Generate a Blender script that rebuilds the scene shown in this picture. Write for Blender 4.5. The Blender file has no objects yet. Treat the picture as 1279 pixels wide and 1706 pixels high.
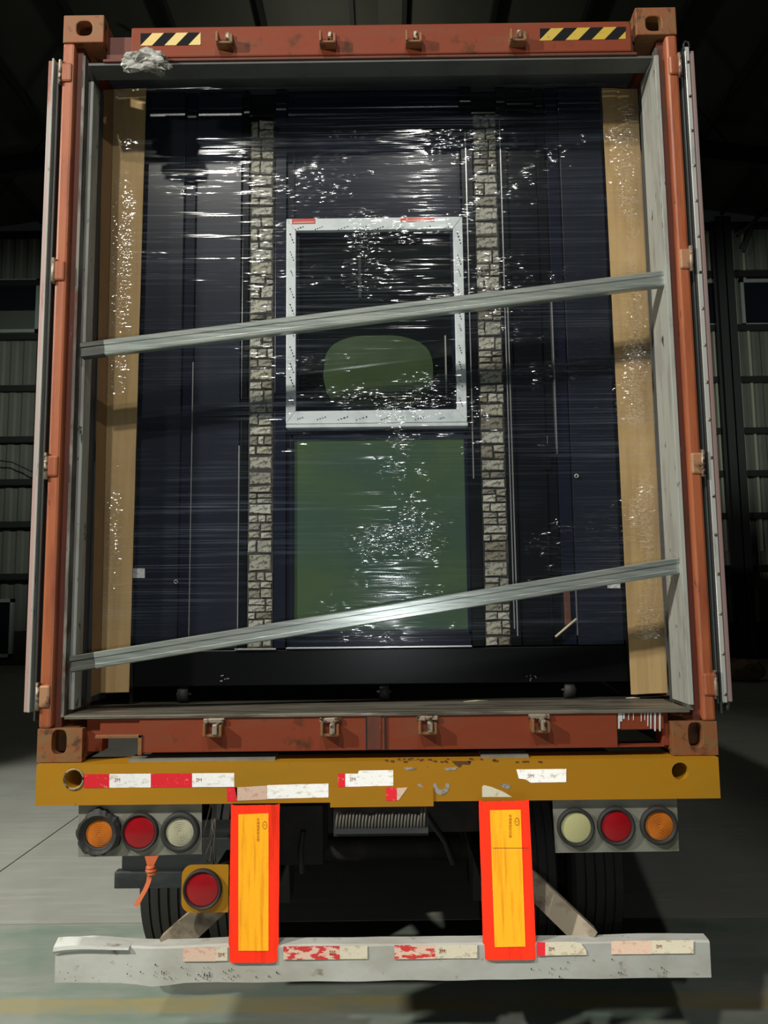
import bpy, bmesh, math, random
from mathutils import Vector, Matrix, noise
random.seed(7)
scene = bpy.context.scene
COL = scene.collection

# ------------------------------------------------------------------ camera
ZB = 1.32                                   # underside of the container above the ground
CAM = Vector((0.0422, -2.829, 0.5777 + ZB))
YAW, PITCH, ROLL, FPX = -0.0026, 0.1092, -0.0117, 1280.0
cy, sy, cp, sp, cr, sr = math.cos(YAW), math.sin(YAW), math.cos(PITCH), math.sin(PITCH), math.cos(ROLL), math.sin(ROLL)
FW = Vector((sy * cp, cy * cp, sp))
r0 = Vector((cy, -sy, 0)); u0 = r0.cross(FW)
RT = r0 * cr + u0 * sr
UP = u0 * cr - r0 * sr
cam_data = bpy.data.cameras.new('camera')
cam = bpy.data.objects.new('camera', cam_data); COL.objects.link(cam)
cam.matrix_world = Matrix(((RT.x, UP.x, -FW.x, CAM.x), (RT.y, UP.y, -FW.y, CAM.y), (RT.z, UP.z, -FW.z, CAM.z), (0, 0, 0, 1)))
cam_data.sensor_fit = 'HORIZONTAL'; cam_data.sensor_width = 36.0
cam_data.lens = FPX / 1279.0 * 36.0
cam_data.clip_start = 0.05; cam_data.clip_end = 200
scene.camera = cam

# ------------------------------------------------------------------ world, lamps, exposure
world = bpy.data.worlds.new('night'); scene.world = world; world.use_nodes = True
bg = world.node_tree.nodes['Background']
bg.inputs[0].default_value = (0.55, 0.65, 0.6, 1); bg.inputs[1].default_value = 0.006
vs = scene.view_settings
vs.view_transform = 'Standard'; vs.look = 'None'; vs.gamma = 1.0; vs.exposure = 0.0
vs.use_curve_mapping = False
scene.cycles.max_bounces = 4; scene.cycles.diffuse_bounces = 2; scene.cycles.transparent_max_bounces = 10

def light(name, kind, loc, energy, col, radius=0.1, aim=None, size=None, blend=0.1):
    d = bpy.data.lights.new(name, kind); d.energy = energy; d.color = col
    d.shadow_soft_size = radius
    o = bpy.data.objects.new(name, d); COL.objects.link(o); o.location = loc
    if aim is not None:
        o.rotation_euler = (Vector(aim) - Vector(loc)).to_track_quat('-Z', 'Y').to_euler()
    if kind == 'SPOT':
        d.spot_size = math.radians(size); d.spot_blend = blend
    return o
light('unseen_floodlight', 'SPOT', (-6.0, -3.5, 5.5), 1600, (1.0, 0.97, 0.86), 0.12, (0.2, 0.9, 2.2), 84, 0.12)
light('unseen_floodlight', 'SPOT', (-2.4, -6.5, 9.3), 1250, (1.0, 0.97, 0.88), 0.12, (0.0, 0.0, 2.3), 40, 0.4)  # unseen fill lamp, added so light reaches the load's left edge
light('high_bay_lamp', 'SPOT', (0.5, -4.3, 7.0), 250, (1.0, 0.97, 0.9), 0.05, (-0.1, 0.0, 2.6), 46, 0.5)
light('side_bay_lamp', 'SPOT', (-3.6, 1.6, 7.5), 900, (0.97, 1.0, 0.92), 0.15, (-3.0, 1.4, 0.0), 74, 0.25)
light('phone_flash', 'POINT', CAM + Vector((0.02, 0.0, -0.13)), 34, (0.93, 0.97, 1.0), 0.005)
light('hall_lamp', 'SPOT', (-7.0, 11.0, 8.0), 900, (0.92, 1.0, 0.88), 0.25, (-10.6, 20, 6.8), 70, 0.8)
light('hall_lamp', 'SPOT', (8.0, 11.5, 7.0), 600, (0.92, 1.0, 0.88), 0.25, (11.0, 20, 8.2), 60, 0.8)
light('hall_lamp', 'POINT', (-0.8, 15.0, 12.3), 85, (1.0, 0.97, 0.8), 0.25)

# ------------------------------------------------------------------ helpers
def ray(px, py):
    return FW + RT * ((px - 639.5) / FPX) - UP * ((py - 853.0) / FPX)
def P(px, py, Y):
    """The point at depth Y (the container's rear face is Y = 0) seen at this place of the photograph."""
    d = ray(px, py); return CAM + d * ((Y - CAM.y) / d.y)
def G(px, py, z=0.0):
    d = ray(px, py); return CAM + d * ((z - CAM.z) / d.z)

class MB:
    def __init__(s): s.v = []; s.f = []; s.sm = []
    def add(s, vs_, fs_, smooth=False):
        o = len(s.v); s.v += [tuple(v) for v in vs_]
        for f in fs_: s.f.append([i + o for i in f]); s.sm.append(smooth)
        return s
    def box(s, x0, x1, y0, y1, z0, z1):
        v = [(x, y, z) for x in (x0, x1) for y in (y0, y1) for z in (z0, z1)]
        return s.add(v, [(0, 1, 3, 2), (4, 6, 7, 5), (0, 4, 5, 1), (2, 3, 7, 6), (0, 2, 6, 4), (1, 5, 7, 3)])
    def bbox(s, x0, x1, y0, y1, z0, z1, b=0.004):
        """box with chamfered edges"""
        bm = bmesh.new()
        vv = [bm.verts.new((x, y, z)) for x in (x0, x1) for y in (y0, y1) for z in (z0, z1)]
        for f in [(0, 1, 3, 2), (4, 6, 7, 5), (0, 4, 5, 1), (2, 3, 7, 6), (0, 2, 6, 4), (1, 5, 7, 3)]:
            bm.faces.new([vv[i] for i in f])
        bmesh.ops.bevel(bm, geom=bm.edges[:], offset=b, segments=2, affect='EDGES', profile=0.5)
        bm.verts.index_update()
        s.add([v.co[:] for v in bm.verts], [[v.index for v in f.verts] for f in bm.faces])
        bm.free(); return s
    def prism(s, poly, axis, a, b, cap=True):
        """poly in the plane normal to axis ('x': (y,z), 'y': (x,z), 'z': (x,y)), from a to b"""
        def mk(p, t):
            return {'x': (t, p[0], p[1]), 'y': (p[0], t, p[1]), 'z': (p[0], p[1], t)}[axis]
        n = len(poly)
        vs_ = [mk(p, a) for p in poly] + [mk(p, b) for p in poly]
        fs_ = [(i, (i + 1) % n, n + (i + 1) % n, n + i) for i in range(n)]
        if cap: fs_ += [list(range(n))[::-1], list(range(n, 2 * n))]
        return s.add(vs_, fs_)
    def quadslab(s, pts, th):
        """four 3-D points (front face, seen anticlockwise from -Y) given thickness th towards +Y"""
        n = len(pts)
        fr = [Vector(p) for p in pts]; bk = [p + Vector((0, th, 0)) for p in fr]
        fs_ = [list(range(n)), list(range(n, 2 * n))[::-1]] + [(i, n + i, n + (i + 1) % n, (i + 1) % n) for i in range(n)]
        return s.add(fr + bk, fs_)
    def tube(s, pts, r, n=8, smooth=True, cap=True):
        pts = [Vector(p) for p in pts]; m = len(pts)
        rr = r if isinstance(r, (list, tuple)) else [r] * m
        o = []; ref = None
        for i, p in enumerate(pts):
            t = (pts[min(i + 1, m - 1)] - pts[max(i - 1, 0)]).normalized()
            if ref is None:
                ref = Vector((0, 0, 1)) if abs(t.z) < 0.9 else Vector((1, 0, 0))
            a = t.cross(ref).normalized(); b = a.cross(t).normalized(); ref = b
            o += [p + (a * math.cos(2 * math.pi * k / n) + b * math.sin(2 * math.pi * k / n)) * rr[i] for k in range(n)]
        fs_ = [(i * n + k, i * n + (k + 1) % n, (i + 1) * n + (k + 1) % n, (i + 1) * n + k) for i in range(m - 1) for k in range(n)]
        if cap: fs_ += [list(range(n))[::-1], list(range((m - 1) * n, m * n))]
        return s.add(o, fs_, smooth)
    def lathe(s, prof, c, axis, n=32, smooth=True):
        """prof: list of (t, r) along axis through c"""
        c = Vector(c); m = len(prof); o = []
        ax = {'x': Vector((1, 0, 0)), 'y': Vector((0, 1, 0)), 'z': Vector((0, 0, 1))}[axis]
        a = {'x': Vector((0, 1, 0)), 'y': Vector((1, 0, 0)), 'z': Vector((1, 0, 0))}[axis]; b = ax.cross(a)
        for t, r in prof:
            o += [c + ax * t + (a * math.cos(2 * math.pi * k / n) + b * math.sin(2 * math.pi * k / n)) * r for k in range(n)]
        fs_ = [(i * n + k, i * n + (k + 1) % n, (i + 1) * n + (k + 1) % n, (i + 1) * n + k) for i in range(m - 1) for k in range(n)]
        return s.add(o, fs_, smooth)
    def holeplate(s, x0, x1, z0, z1, hx, hz, rx, rz, y0, y1, sq=2.0, n=40):
        """plate in the XZ plane with a rounded hole, y0 front, y1 back (hole walls included, box sides included)"""
        out, inn = [], []
        for k in range(n):
            a = 2 * math.pi * k / n; c_, s_ = math.cos(a), math.sin(a)
            tx = ((x1 - hx) if c_ > 0 else (hx - x0)) / max(abs(c_), 1e-6)
            tz = ((z1 - hz) if s_ > 0 else (hz - z0)) / max(abs(s_), 1e-6)
            t = min(tx, tz); out.append((hx + c_ * t, hz + s_ * t))
            q = (abs(c_) ** sq + abs(s_) ** sq) ** (-1 / sq)
            inn.append((hx + c_ * q * rx, hz + s_ * q * rz))
        # move the nearest outer points onto the corners
        for cxz in ((x0, z0), (x0, z1), (x1, z0), (x1, z1)):
            i = min(range(n), key=lambda j: (out[j][0] - cxz[0]) ** 2 + (out[j][1] - cxz[1]) ** 2); out[i] = cxz
        vs_ = [(p[0], y0, p[1]) for p in out] + [(p[0], y0, p[1]) for p in inn] + [(p[0], y1, p[1]) for p in inn] + [(p[0], y1, p[1]) for p in out]
        fs_ = []
        for i in range(n):
            j = (i + 1) % n
            for a in range(4):
                b = (a + 1) % 4
                fs_.append((a * n + i, b * n + i, b * n + j, a * n + j))
        return s.add(vs_, fs_)
    def build(s, name, m, parent=None, loc=None, bevel=None):
        me = bpy.data.meshes.new(name); me.from_pydata(s.v, [], s.f); me.validate()
        me.materials.append(m)
        for p, q in zip(me.polygons, s.sm): p.use_smooth = q
        bm = bmesh.new(); bm.from_mesh(me); bmesh.ops.recalc_face_normals(bm, faces=bm.faces); bm.to_mesh(me); bm.free()
        return link(name, me, parent, loc, bevel)

def link(name, data, parent=None, loc=None, bevel=None):
    o = bpy.data.objects.new(name, data); COL.objects.link(o)
    if loc is not None: o.location = loc
    if parent is not None:
        o.parent = parent
        if parent.type == 'EMPTY': o.matrix_parent_inverse = Matrix.Translation(-Vector(parent.location))
    if bevel:
        b = o.modifiers.new('edges', 'BEVEL'); b.width = bevel; b.segments = 2; b.limit_method = 'ANGLE'
    return o
def tag(o, label, cat, group=None, kind=None):
    o['label'] = label; o['category'] = cat
    if group: o['group'] = group
    if kind: o['kind'] = kind
    return o
def thing(name, loc, label, cat, group=None):
    o = bpy.data.objects.new(name, None); COL.objects.link(o); o.location = loc; o.empty_display_size = 0.1
    return tag(o, label, cat, group)
def struct(o, label, cat): return tag(o, label, cat, None, 'structure')

# ------------------------------------------------------------------ materials
def nodes(name):
    m = bpy.data.materials.new(name); m.use_nodes = True; nt = m.node_tree
    return m, nt, nt.nodes['Principled BSDF'], nt.nodes['Material Output']
def N(nt, typ, **kw):
    n = nt.nodes.new(typ)
    for k, v in kw.items():
        if k.startswith('_'): n.inputs[k[1:].replace('_', ' ')].default_value = v
        else: setattr(n, k, v)
    return n
def coords(nt, scale):
    tc = N(nt, 'ShaderNodeTexCoord'); mp = N(nt, 'ShaderNodeMapping'); mp.inputs['Scale'].default_value = scale
    nt.links.new(tc.outputs['Object'], mp.inputs['Vector']); return mp.outputs[0]
def noise_fac(nt, scale, sc=1.0, lo=0.45, hi=0.6, detail=5.0, rough=0.6):
    t = N(nt, 'ShaderNodeTexNoise'); t.inputs['Scale'].default_value = sc; t.inputs['Detail'].default_value = detail; t.inputs['Roughness'].default_value = rough
    nt.links.new(coords(nt, scale), t.inputs['Vector'])
    r = N(nt, 'ShaderNodeMapRange'); r.inputs['From Min'].default_value = lo; r.inputs['From Max'].default_value = hi
    nt.links.new(t.outputs['Fac'], r.inputs['Value']); return r.outputs[0]
def mixc(nt, fac, a, b):
    m = N(nt, 'ShaderNodeMix', data_type='RGBA')
    for s, v in ((0, fac), (6, a), (7, b)):
        if hasattr(v, 'is_linked') or isinstance(v, bpy.types.NodeSocket): nt.links.new(v, m.inputs[s])
        elif s == 0: m.inputs[0].default_value = v
        else: m.inputs[s].default_value = (*v, 1)
    return m.outputs[2]
def mat(name, col, rough=0.5, metal=0.0, layers=(), bump=0.0, bump_scale=(60, 60, 60), spec=0.5, coat=0.0):
    """layers: (colour, (sx,sy,sz), lo, hi) noise-masked coats over the base"""
    m, nt, b, out = nodes(name)
    c = None
    for lc, sc, lo, hi in layers:
        f = noise_fac(nt, sc, 1.0, lo, hi)
        c = mixc(nt, f, c if c is not None else col, lc)
    if c is None: b.inputs['Base Color'].default_value = (*col, 1)
    else: nt.links.new(c, b.inputs['Base Color'])
    b.inputs['Roughness'].default_value = rough; b.inputs['Metallic'].default_value = metal
    b.inputs['Specular IOR Level'].default_value = spec
    b.inputs['Coat Weight'].default_value = coat
    if bump:
        t = N(nt, 'ShaderNodeTexNoise'); t.inputs['Scale'].default_value = 1.0; t.inputs['Detail'].default_value = 4
        nt.links.new(coords(nt, bump_scale), t.inputs['Vector'])
        bp = N(nt, 'ShaderNodeBump'); bp.inputs['Strength'].default_value = bump; bp.inputs['Distance'].default_value = 0.004
        nt.links.new(t.outputs['Fac'], bp.inputs['Height']); nt.links.new(bp.outputs[0], b.inputs['Normal'])
    return m

RUST = (0.075, 0.032, 0.014); GRIME = (0.035, 0.03, 0.022)
M = {}
M['orange'] = mat('orange_container_paint', (0.245, 0.050, 0.021), 0.6, 0, [((0.20, 0.075, 0.04), (3, 3, 14), 0.5, 0.75), (RUST, (9, 9, 7), 0.6, 0.72), (GRIME, (30, 30, 30), 0.68, 0.78)], 0.15, (40, 40, 40), 0.2)
M['post'] = mat('orange_post_paint', (0.43, 0.125, 0.05), 0.42, 0, [((0.27, 0.065, 0.03), (20, 20, 2.5), 0.45, 0.7), (RUST, (25, 25, 9), 0.64, 0.74)], 0.12, (30, 30, 30))
M['rustred'] = mat('dull_red_primer', (0.14, 0.034, 0.02), 0.65, 0, [(RUST, (12, 12, 4), 0.5, 0.7), ((0.3, 0.2, 0.16), (30, 30, 6), 0.68, 0.76)], 0.15)
M['casting'] = mat('worn_orange_casting', (0.29, 0.10, 0.035), 0.6, 0, [((0.22, 0.13, 0.05), (14, 14, 14), 0.45, 0.65), (RUST, (22, 22, 22), 0.55, 0.7)], 0.3, (50, 50, 50))
M['hinge'] = mat('scuffed_hinge', (0.50, 0.26, 0.14), 0.55, 0.2, [(RUST, (20, 20, 20), 0.55, 0.7)], 0.2)
M['jamb'] = mat('dirty_grey_jamb', (0.20, 0.19, 0.17), 0.7, 0, [((0.07, 0.06, 0.05), (14, 14, 3), 0.40, 0.58), (RUST, (14, 14, 5), 0.56, 0.66)], 0.2)
M['white_jamb'] = mat('white_scraped_jamb', (0.42, 0.43, 0.39), 0.6, 0, [((0.30, 0.28, 0.25), (20, 20, 3), 0.5, 0.68), (GRIME, (30, 30, 12), 0.64, 0.7), ((0.35, 0.1, 0.06), (8, 8, 3), 0.7, 0.76)], 0.15)
M['inner_wall'] = mat('grey_container_interior', (0.11, 0.115, 0.11), 0.6, 0, [((0.08, 0.08, 0.08), (5, 5, 3), 0.45, 0.7)], 0.1)
M['dark_grey'] = mat('dark_grey_inner_jamb', (0.06, 0.065, 0.07), 0.6)
M['threshold'] = mat('scraped_threshold', (0.22, 0.20, 0.16), 0.5, 0.35, [((0.08, 0.065, 0.05), (3, 40, 40), 0.45, 0.62), ((0.38, 0.36, 0.30), (5, 60, 60), 0.62, 0.7)], 0.3, (10, 120, 60))
M['plywood'] = mat('dark_plywood', (0.045, 0.036, 0.026), 0.75, 0, [((0.02, 0.017, 0.013), (2, 20, 20), 0.45, 0.6)], 0.2)
M['worn_steel'] = mat('worn_steel', (0.42, 0.35, 0.27), 0.55, 0.6, [(RUST, (50, 50, 50), 0.5, 0.6)], 0.3)
M['dark'] = mat('black_shade_and_joints', (0.012, 0.012, 0.012), 0.7)  # near-black for painted shade in holes, floor joints and seam lines
M['rubber'] = mat('black_rubber', (0.03, 0.03, 0.029), 0.65, 0, [((0.05, 0.05, 0.045), (9, 9, 9), 0.55, 0.8)], 0.1)
M['gasket_strip'] = mat('pale_aluminium_strip', (0.62, 0.63, 0.60), 0.3, 0.25, [((0.3, 0.3, 0.3), (30, 30, 3), 0.55, 0.75)], 0.05)
M['door_green'] = mat('grey_green_door_edge', (0.10, 0.125, 0.115), 0.55, 0, [((0.05, 0.06, 0.06), (20, 20, 2), 0.45, 0.7)])
M['door_pink'] = mat('faded_pink_door_edge', (0.46, 0.30, 0.28), 0.6, 0, [((0.40, 0.36, 0.35), (20, 20, 1.5), 0.5, 0.6), ((0.30, 0.09, 0.05), (20, 20, 2.5), 0.6, 0.7)])
M['haz_yellow'] = mat('hazard_yellow', (0.62, 0.43, 0.045), 0.4, 0, [((0.4, 0.28, 0.05), (40, 40, 40), 0.6, 0.7)])
M['haz_black'] = mat('hazard_black', (0.014, 0.014, 0.016), 0.75, spec=0.1)
M['yellow'] = mat('yellow_chassis_paint', (0.49, 0.225, 0.009), 0.55, 0, [((0.42, 0.215, 0.012), (2, 8, 6), 0.45, 0.7), ((0.38, 0.255, 0.03), (4, 10, 3), 0.6, 0.75), ((0.10, 0.06, 0.02), (40, 40, 25), 0.7, 0.76)], 0.12, (8, 30, 40), 0.3)
M['chassis'] = mat('grimy_dark_chassis', (0.022, 0.02, 0.018), 0.8, 0, [((0.05, 0.04, 0.03), (6, 6, 6), 0.5, 0.7)], 0.2)
M['bumper'] = mat('chipped_white_bumper', (0.66, 0.67, 0.63), 0.6, 0, [((0.52, 0.51, 0.45), (3, 8, 5), 0.45, 0.65), ((0.30, 0.26, 0.2), (14, 14, 20), 0.62, 0.72), ((0.03, 0.028, 0.02), (60, 60, 50), 0.71, 0.74)], 0.2, (15, 30, 30))
M['tan'] = mat('tan_strut_paint', (0.44, 0.37, 0.27), 0.65, 0, [((0.2, 0.15, 0.1), (12, 12, 12), 0.5, 0.65)], 0.15)
M['lamp_plate'] = mat('grey_lamp_plate', (0.27, 0.27, 0.225), 0.55, 0.1, [((0.17, 0.165, 0.12), (8, 8, 12), 0.45, 0.7), ((0.33, 0.3, 0.2), (20, 20, 30), 0.62, 0.72)], 0.1)
M['wire'] = mat('grey_wire', (0.13, 0.12, 0.10), 0.6)
M['hose'] = mat('black_hose', (0.02, 0.02, 0.02), 0.6)
M['fender'] = mat('dark_grey_mudguard', (0.035, 0.04, 0.043), 0.55, 0, [((0.07, 0.075, 0.075), (4, 10, 16), 0.5, 0.7)], 0.1)
M['orange_plastic'] = mat('orange_ribbon', (0.72, 0.17, 0.06), 0.5)
M['navy'] = mat('navy_steel_leaf', (0.0105, 0.0135, 0.022), 0.25, 0, [((0.014, 0.018, 0.028), (2, 2, 1), 0.45, 0.7)], 0.05, (6, 6, 6), 0.5)
M['navy_frame'] = mat('navy_frame', (0.008, 0.010, 0.020), 0.27, spec=0.15)
M['black_leaf'] = mat('black_green_leaf', (0.004, 0.0052, 0.006), 0.25, spec=0.2)
M['base_black'] = mat('black_base_channel', (0.004, 0.0045, 0.005), 0.30, 0, (), 0.05, (9, 9, 9), 0.25)
M['trim_line'] = mat('bright_edge_trim', (0.55, 0.56, 0.56), 0.3, 0.8)
M['upvc'] = mat('white_film_covered_profile', (0.66, 0.72, 0.74), 0.4, 0, [((0.5, 0.56, 0.58), (10, 10, 10), 0.5, 0.7)])
M['print'] = mat('dark_print', (0.03, 0.05, 0.06), 0.6)
M['red_tape'] = mat('red_packing_tape', (0.60, 0.05, 0.03), 0.4)
M['pink_print'] = mat('pale_print', (0.75, 0.5, 0.42), 0.5)
M['green_pane'] = mat('olive_green_pane', (0.064, 0.104, 0.052), 0.055, 0, [((0.046, 0.086, 0.072), (1.2, 1, 1.6), 0.42, 0.62)], 0.0, (5, 5, 5), 0.5)
M['olive_green'] = mat('olive_patch', (0.066, 0.094, 0.034), 0.5, 0, [((0.05, 0.07, 0.02), (4, 4, 4), 0.45, 0.65)])
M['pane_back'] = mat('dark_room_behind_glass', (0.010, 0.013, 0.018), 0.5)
M['white_label'] = mat('white_sticker', (0.62, 0.63, 0.62), 0.5, 0, [((0.4, 0.4, 0.38), (60, 60, 60), 0.5, 0.6)])
M['ring_steel'] = mat('bright_ring', (0.7, 0.7, 0.68), 0.3, 0.8)
M['stick'] = mat('pale_wooden_stick', (0.55, 0.52, 0.33), 0.6)
M['card'] = mat('cardboard', (0.50, 0.335, 0.145), 0.75, 0, [((0.42, 0.275, 0.115), (30, 30, 1.5), 0.45, 0.65), ((0.55, 0.38, 0.18), (3, 3, 2), 0.55, 0.75)], 0.1, (90, 90, 2))
M['card_side'] = mat('cardboard_fold', (0.22, 0.12, 0.045), 0.8, 0, [((0.17, 0.095, 0.04), (8, 8, 2), 0.45, 0.65)])
M['galv'] = mat('galvanised_channel', (0.56, 0.61, 0.57), 0.30, 0.6, [((0.36, 0.41, 0.39), (3, 60, 60), 0.42, 0.62), ((0.62, 0.64, 0.60), (4, 90, 90), 0.58, 0.7)], 0.12, (4, 120, 120))
M['galv_dull'] = mat('dull_channel_end', (0.085, 0.09, 0.08), 0.6, 0.2, [((0.05, 0.055, 0.05), (6, 60, 60), 0.45, 0.62)], 0.15)
M['plastic_wad'] = mat('crumpled_grey_plastic', (0.42, 0.42, 0.39), 0.35, 0, [((0.16, 0.15, 0.12), (14, 14, 14), 0.45, 0.6)], 0.4, (60, 60, 60))
M['wall_sheet'] = mat('grey_green_wall_sheet', (0.17, 0.185, 0.155), 0.55, 0, [((0.13, 0.14, 0.12), (1, 1, 0.6), 0.45, 0.7)])
M['skylight'] = mat('pale_wall_strip', (0.42, 0.45, 0.36), 0.5)
M['girt'] = mat('dark_girt_steel', (0.02, 0.022, 0.022), 0.6)
M['column'] = mat('dark_column_paint', (0.03, 0.035, 0.035), 0.6)
M['roof_sheet'] = mat('dark_roof_sheet', (0.11, 0.115, 0.095), 0.6, 0, [((0.085, 0.09, 0.08), (1, 0.5, 1), 0.45, 0.7)])
M['win_frame'] = mat('pale_window_frame', (0.34, 0.38, 0.36), 0.5)
M['win_glass'] = mat('dark_window_glass', (0.012, 0.016, 0.022), 0.08)
M['win_shade'] = mat('pale_window_lower_pane', (0.10, 0.12, 0.10), 0.5)
M['brick_dark'] = mat('dark_plinth_wall', (0.035, 0.033, 0.03), 0.8)
M['sack'] = mat('pale_yellow_sack', (0.35, 0.27, 0.14), 0.8)
M['brace_white'] = mat('pale_cable', (0.4, 0.42, 0.4), 0.5)

def stone_mat(i):
    base = [(0.40, 0.40, 0.34), (0.33, 0.33, 0.27), (0.44, 0.43, 0.36), (0.27, 0.26, 0.21), (0.36, 0.35, 0.27), (0.20, 0.185, 0.14)][i]
    dk = tuple(c * 0.25 for c in base)
    return mat('stone_veneer_%d' % i, base, 0.8, 0, [(dk, (60, 60, 90), 0.47, 0.6)], 0.5, (80, 80, 120))
STONE = [stone_mat(i) for i in range(6)]

def retro(name, col, worn=None, lo=0.5, hi=0.56, rough=0.42, sc=(40, 40, 40), worn2=None):
    """prismatic reflective sheeting: a metallised sheet whose facets lean a little upward"""
    m, nt, b, out = nodes(name)
    c = None
    if worn:
        c = mixc(nt, noise_fac(nt, sc, 1.0, lo, hi), col, worn)
    # honeycomb of the sheeting
    v = N(nt, 'ShaderNodeTexVoronoi'); v.inputs['Scale'].default_value = 1.0
    nt.links.new(coords(nt, (330, 330, 330)), v.inputs['Vector'])
    r = N(nt, 'ShaderNodeMapRange'); r.inputs['From Min'].default_value = 0.2; r.inputs['From Max'].default_value = 0.75; r.inputs['To Max'].default_value = 0.22
    nt.links.new(v.outputs['Distance'], r.inputs['Value'])
    c = mixc(nt, r.outputs[0], c if c is not None else col, tuple(x * 0.45 for x in col))
    nt.links.new(c, b.inputs['Base Color'])
    b.inputs['Metallic'].default_value = 0.85; b.inputs['Roughness'].default_value = rough
    # the prisms are cut to send light back towards the traffic behind the trailer's middle
    tc = N(nt, 'ShaderNodeTexCoord'); sp_ = N(nt, 'ShaderNodeSeparateXYZ'); nt.links.new(tc.outputs['Object'], sp_.inputs[0])
    nx = N(nt, 'ShaderNodeMath', operation='MULTIPLY'); nx.inputs[1].default_value = -0.33; nt.links.new(sp_.outputs['X'], nx.inputs[0])
    nz_ = N(nt, 'ShaderNodeMath', operation='MULTIPLY_ADD'); nz_.inputs[1].default_value = -0.34; nz_.inputs[2].default_value = 0.64; nt.links.new(sp_.outputs['Z'], nz_.inputs[0])
    n = N(nt, 'ShaderNodeCombineXYZ'); n.inputs[1].default_value = -1.0
    nt.links.new(nx.outputs[0], n.inputs[0]); nt.links.new(nz_.outputs[0], n.inputs[2])
    nn = N(nt, 'ShaderNodeVectorMath', operation='NORMALIZE'); nt.links.new(n.outputs[0], nn.inputs[0])
    nt.links.new(nn.outputs[0], b.inputs['Normal'])
    return m
M['rt_red'] = retro('reflective_red', (0.85, 0.03, 0.04), (0.9, 0.35, 0.3), 0.6, 0.7, 0.43, (60, 60, 60))
M['rt_white'] = retro('reflective_white', (0.92, 0.88, 0.80), (0.62, 0.52, 0.34), 0.52, 0.68, 0.40, (45, 45, 90))
M['rt_worn'] = retro('reflective_worn_red', (0.75, 0.07, 0.06), (0.9, 0.68, 0.52), 0.48, 0.52, 0.52, (22, 22, 60))
M['rt_peach'] = retro('reflective_faded_peach', (0.9, 0.66, 0.5), (0.8, 0.45, 0.32), 0.55, 0.65, 0.52, (40, 40, 60))
M['rt_cream'] = retro('reflective_cream', (0.85, 0.78, 0.6), (0.6, 0.5, 0.33), 0.55, 0.66, 0.55, (40, 40, 60))
M['rt_plate_red'] = retro('reflective_plate_red', (1.0, 0.035, 0.008), (0.42, 0.012, 0.004), 0.55, 0.8, 0.39, (20, 20, 3))
M['rt_plate_yellow'] = retro('reflective_plate_yellow', (1.0, 0.41, 0.012), (0.55, 0.17, 0.008), 0.5, 0.78, 0.38, (70, 70, 4))
M['plate_print'] = mat('red_brown_print', (0.35, 0.08, 0.01), 0.5)

def lens(name, col, col2):
    m, nt, b, out = nodes(name)
    tc = N(nt, 'ShaderNodeTexCoord')
    w = N(nt, 'ShaderNodeTexNoise'); w.inputs['Scale'].default_value = 30
    nt.links.new(tc.outputs['Object'], w.inputs['Vector'])
    nt.links.new(mixc(nt, w.outputs['Fac'], col, col2), b.inputs['Base Color'])
    b.inputs['Roughness'].default_value = 0.3; b.inputs['Coat Weight'].default_value = 0.25
    return m
M['lens_amber'] = lens('amber_lens', (0.75, 0.22, 0.02), (0.5, 0.13, 0.015))
M['lens_red'] = lens('red_lens', (0.42, 0.006, 0.012), (0.30, 0.004, 0.01))
M['lens_clear'] = lens('clear_lens', (0.62, 0.60, 0.42), (0.42, 0.40, 0.28))
M['lens_cream'] = lens('cream_lens', (0.60, 0.58, 0.30), (0.56, 0.54, 0.27))

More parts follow.
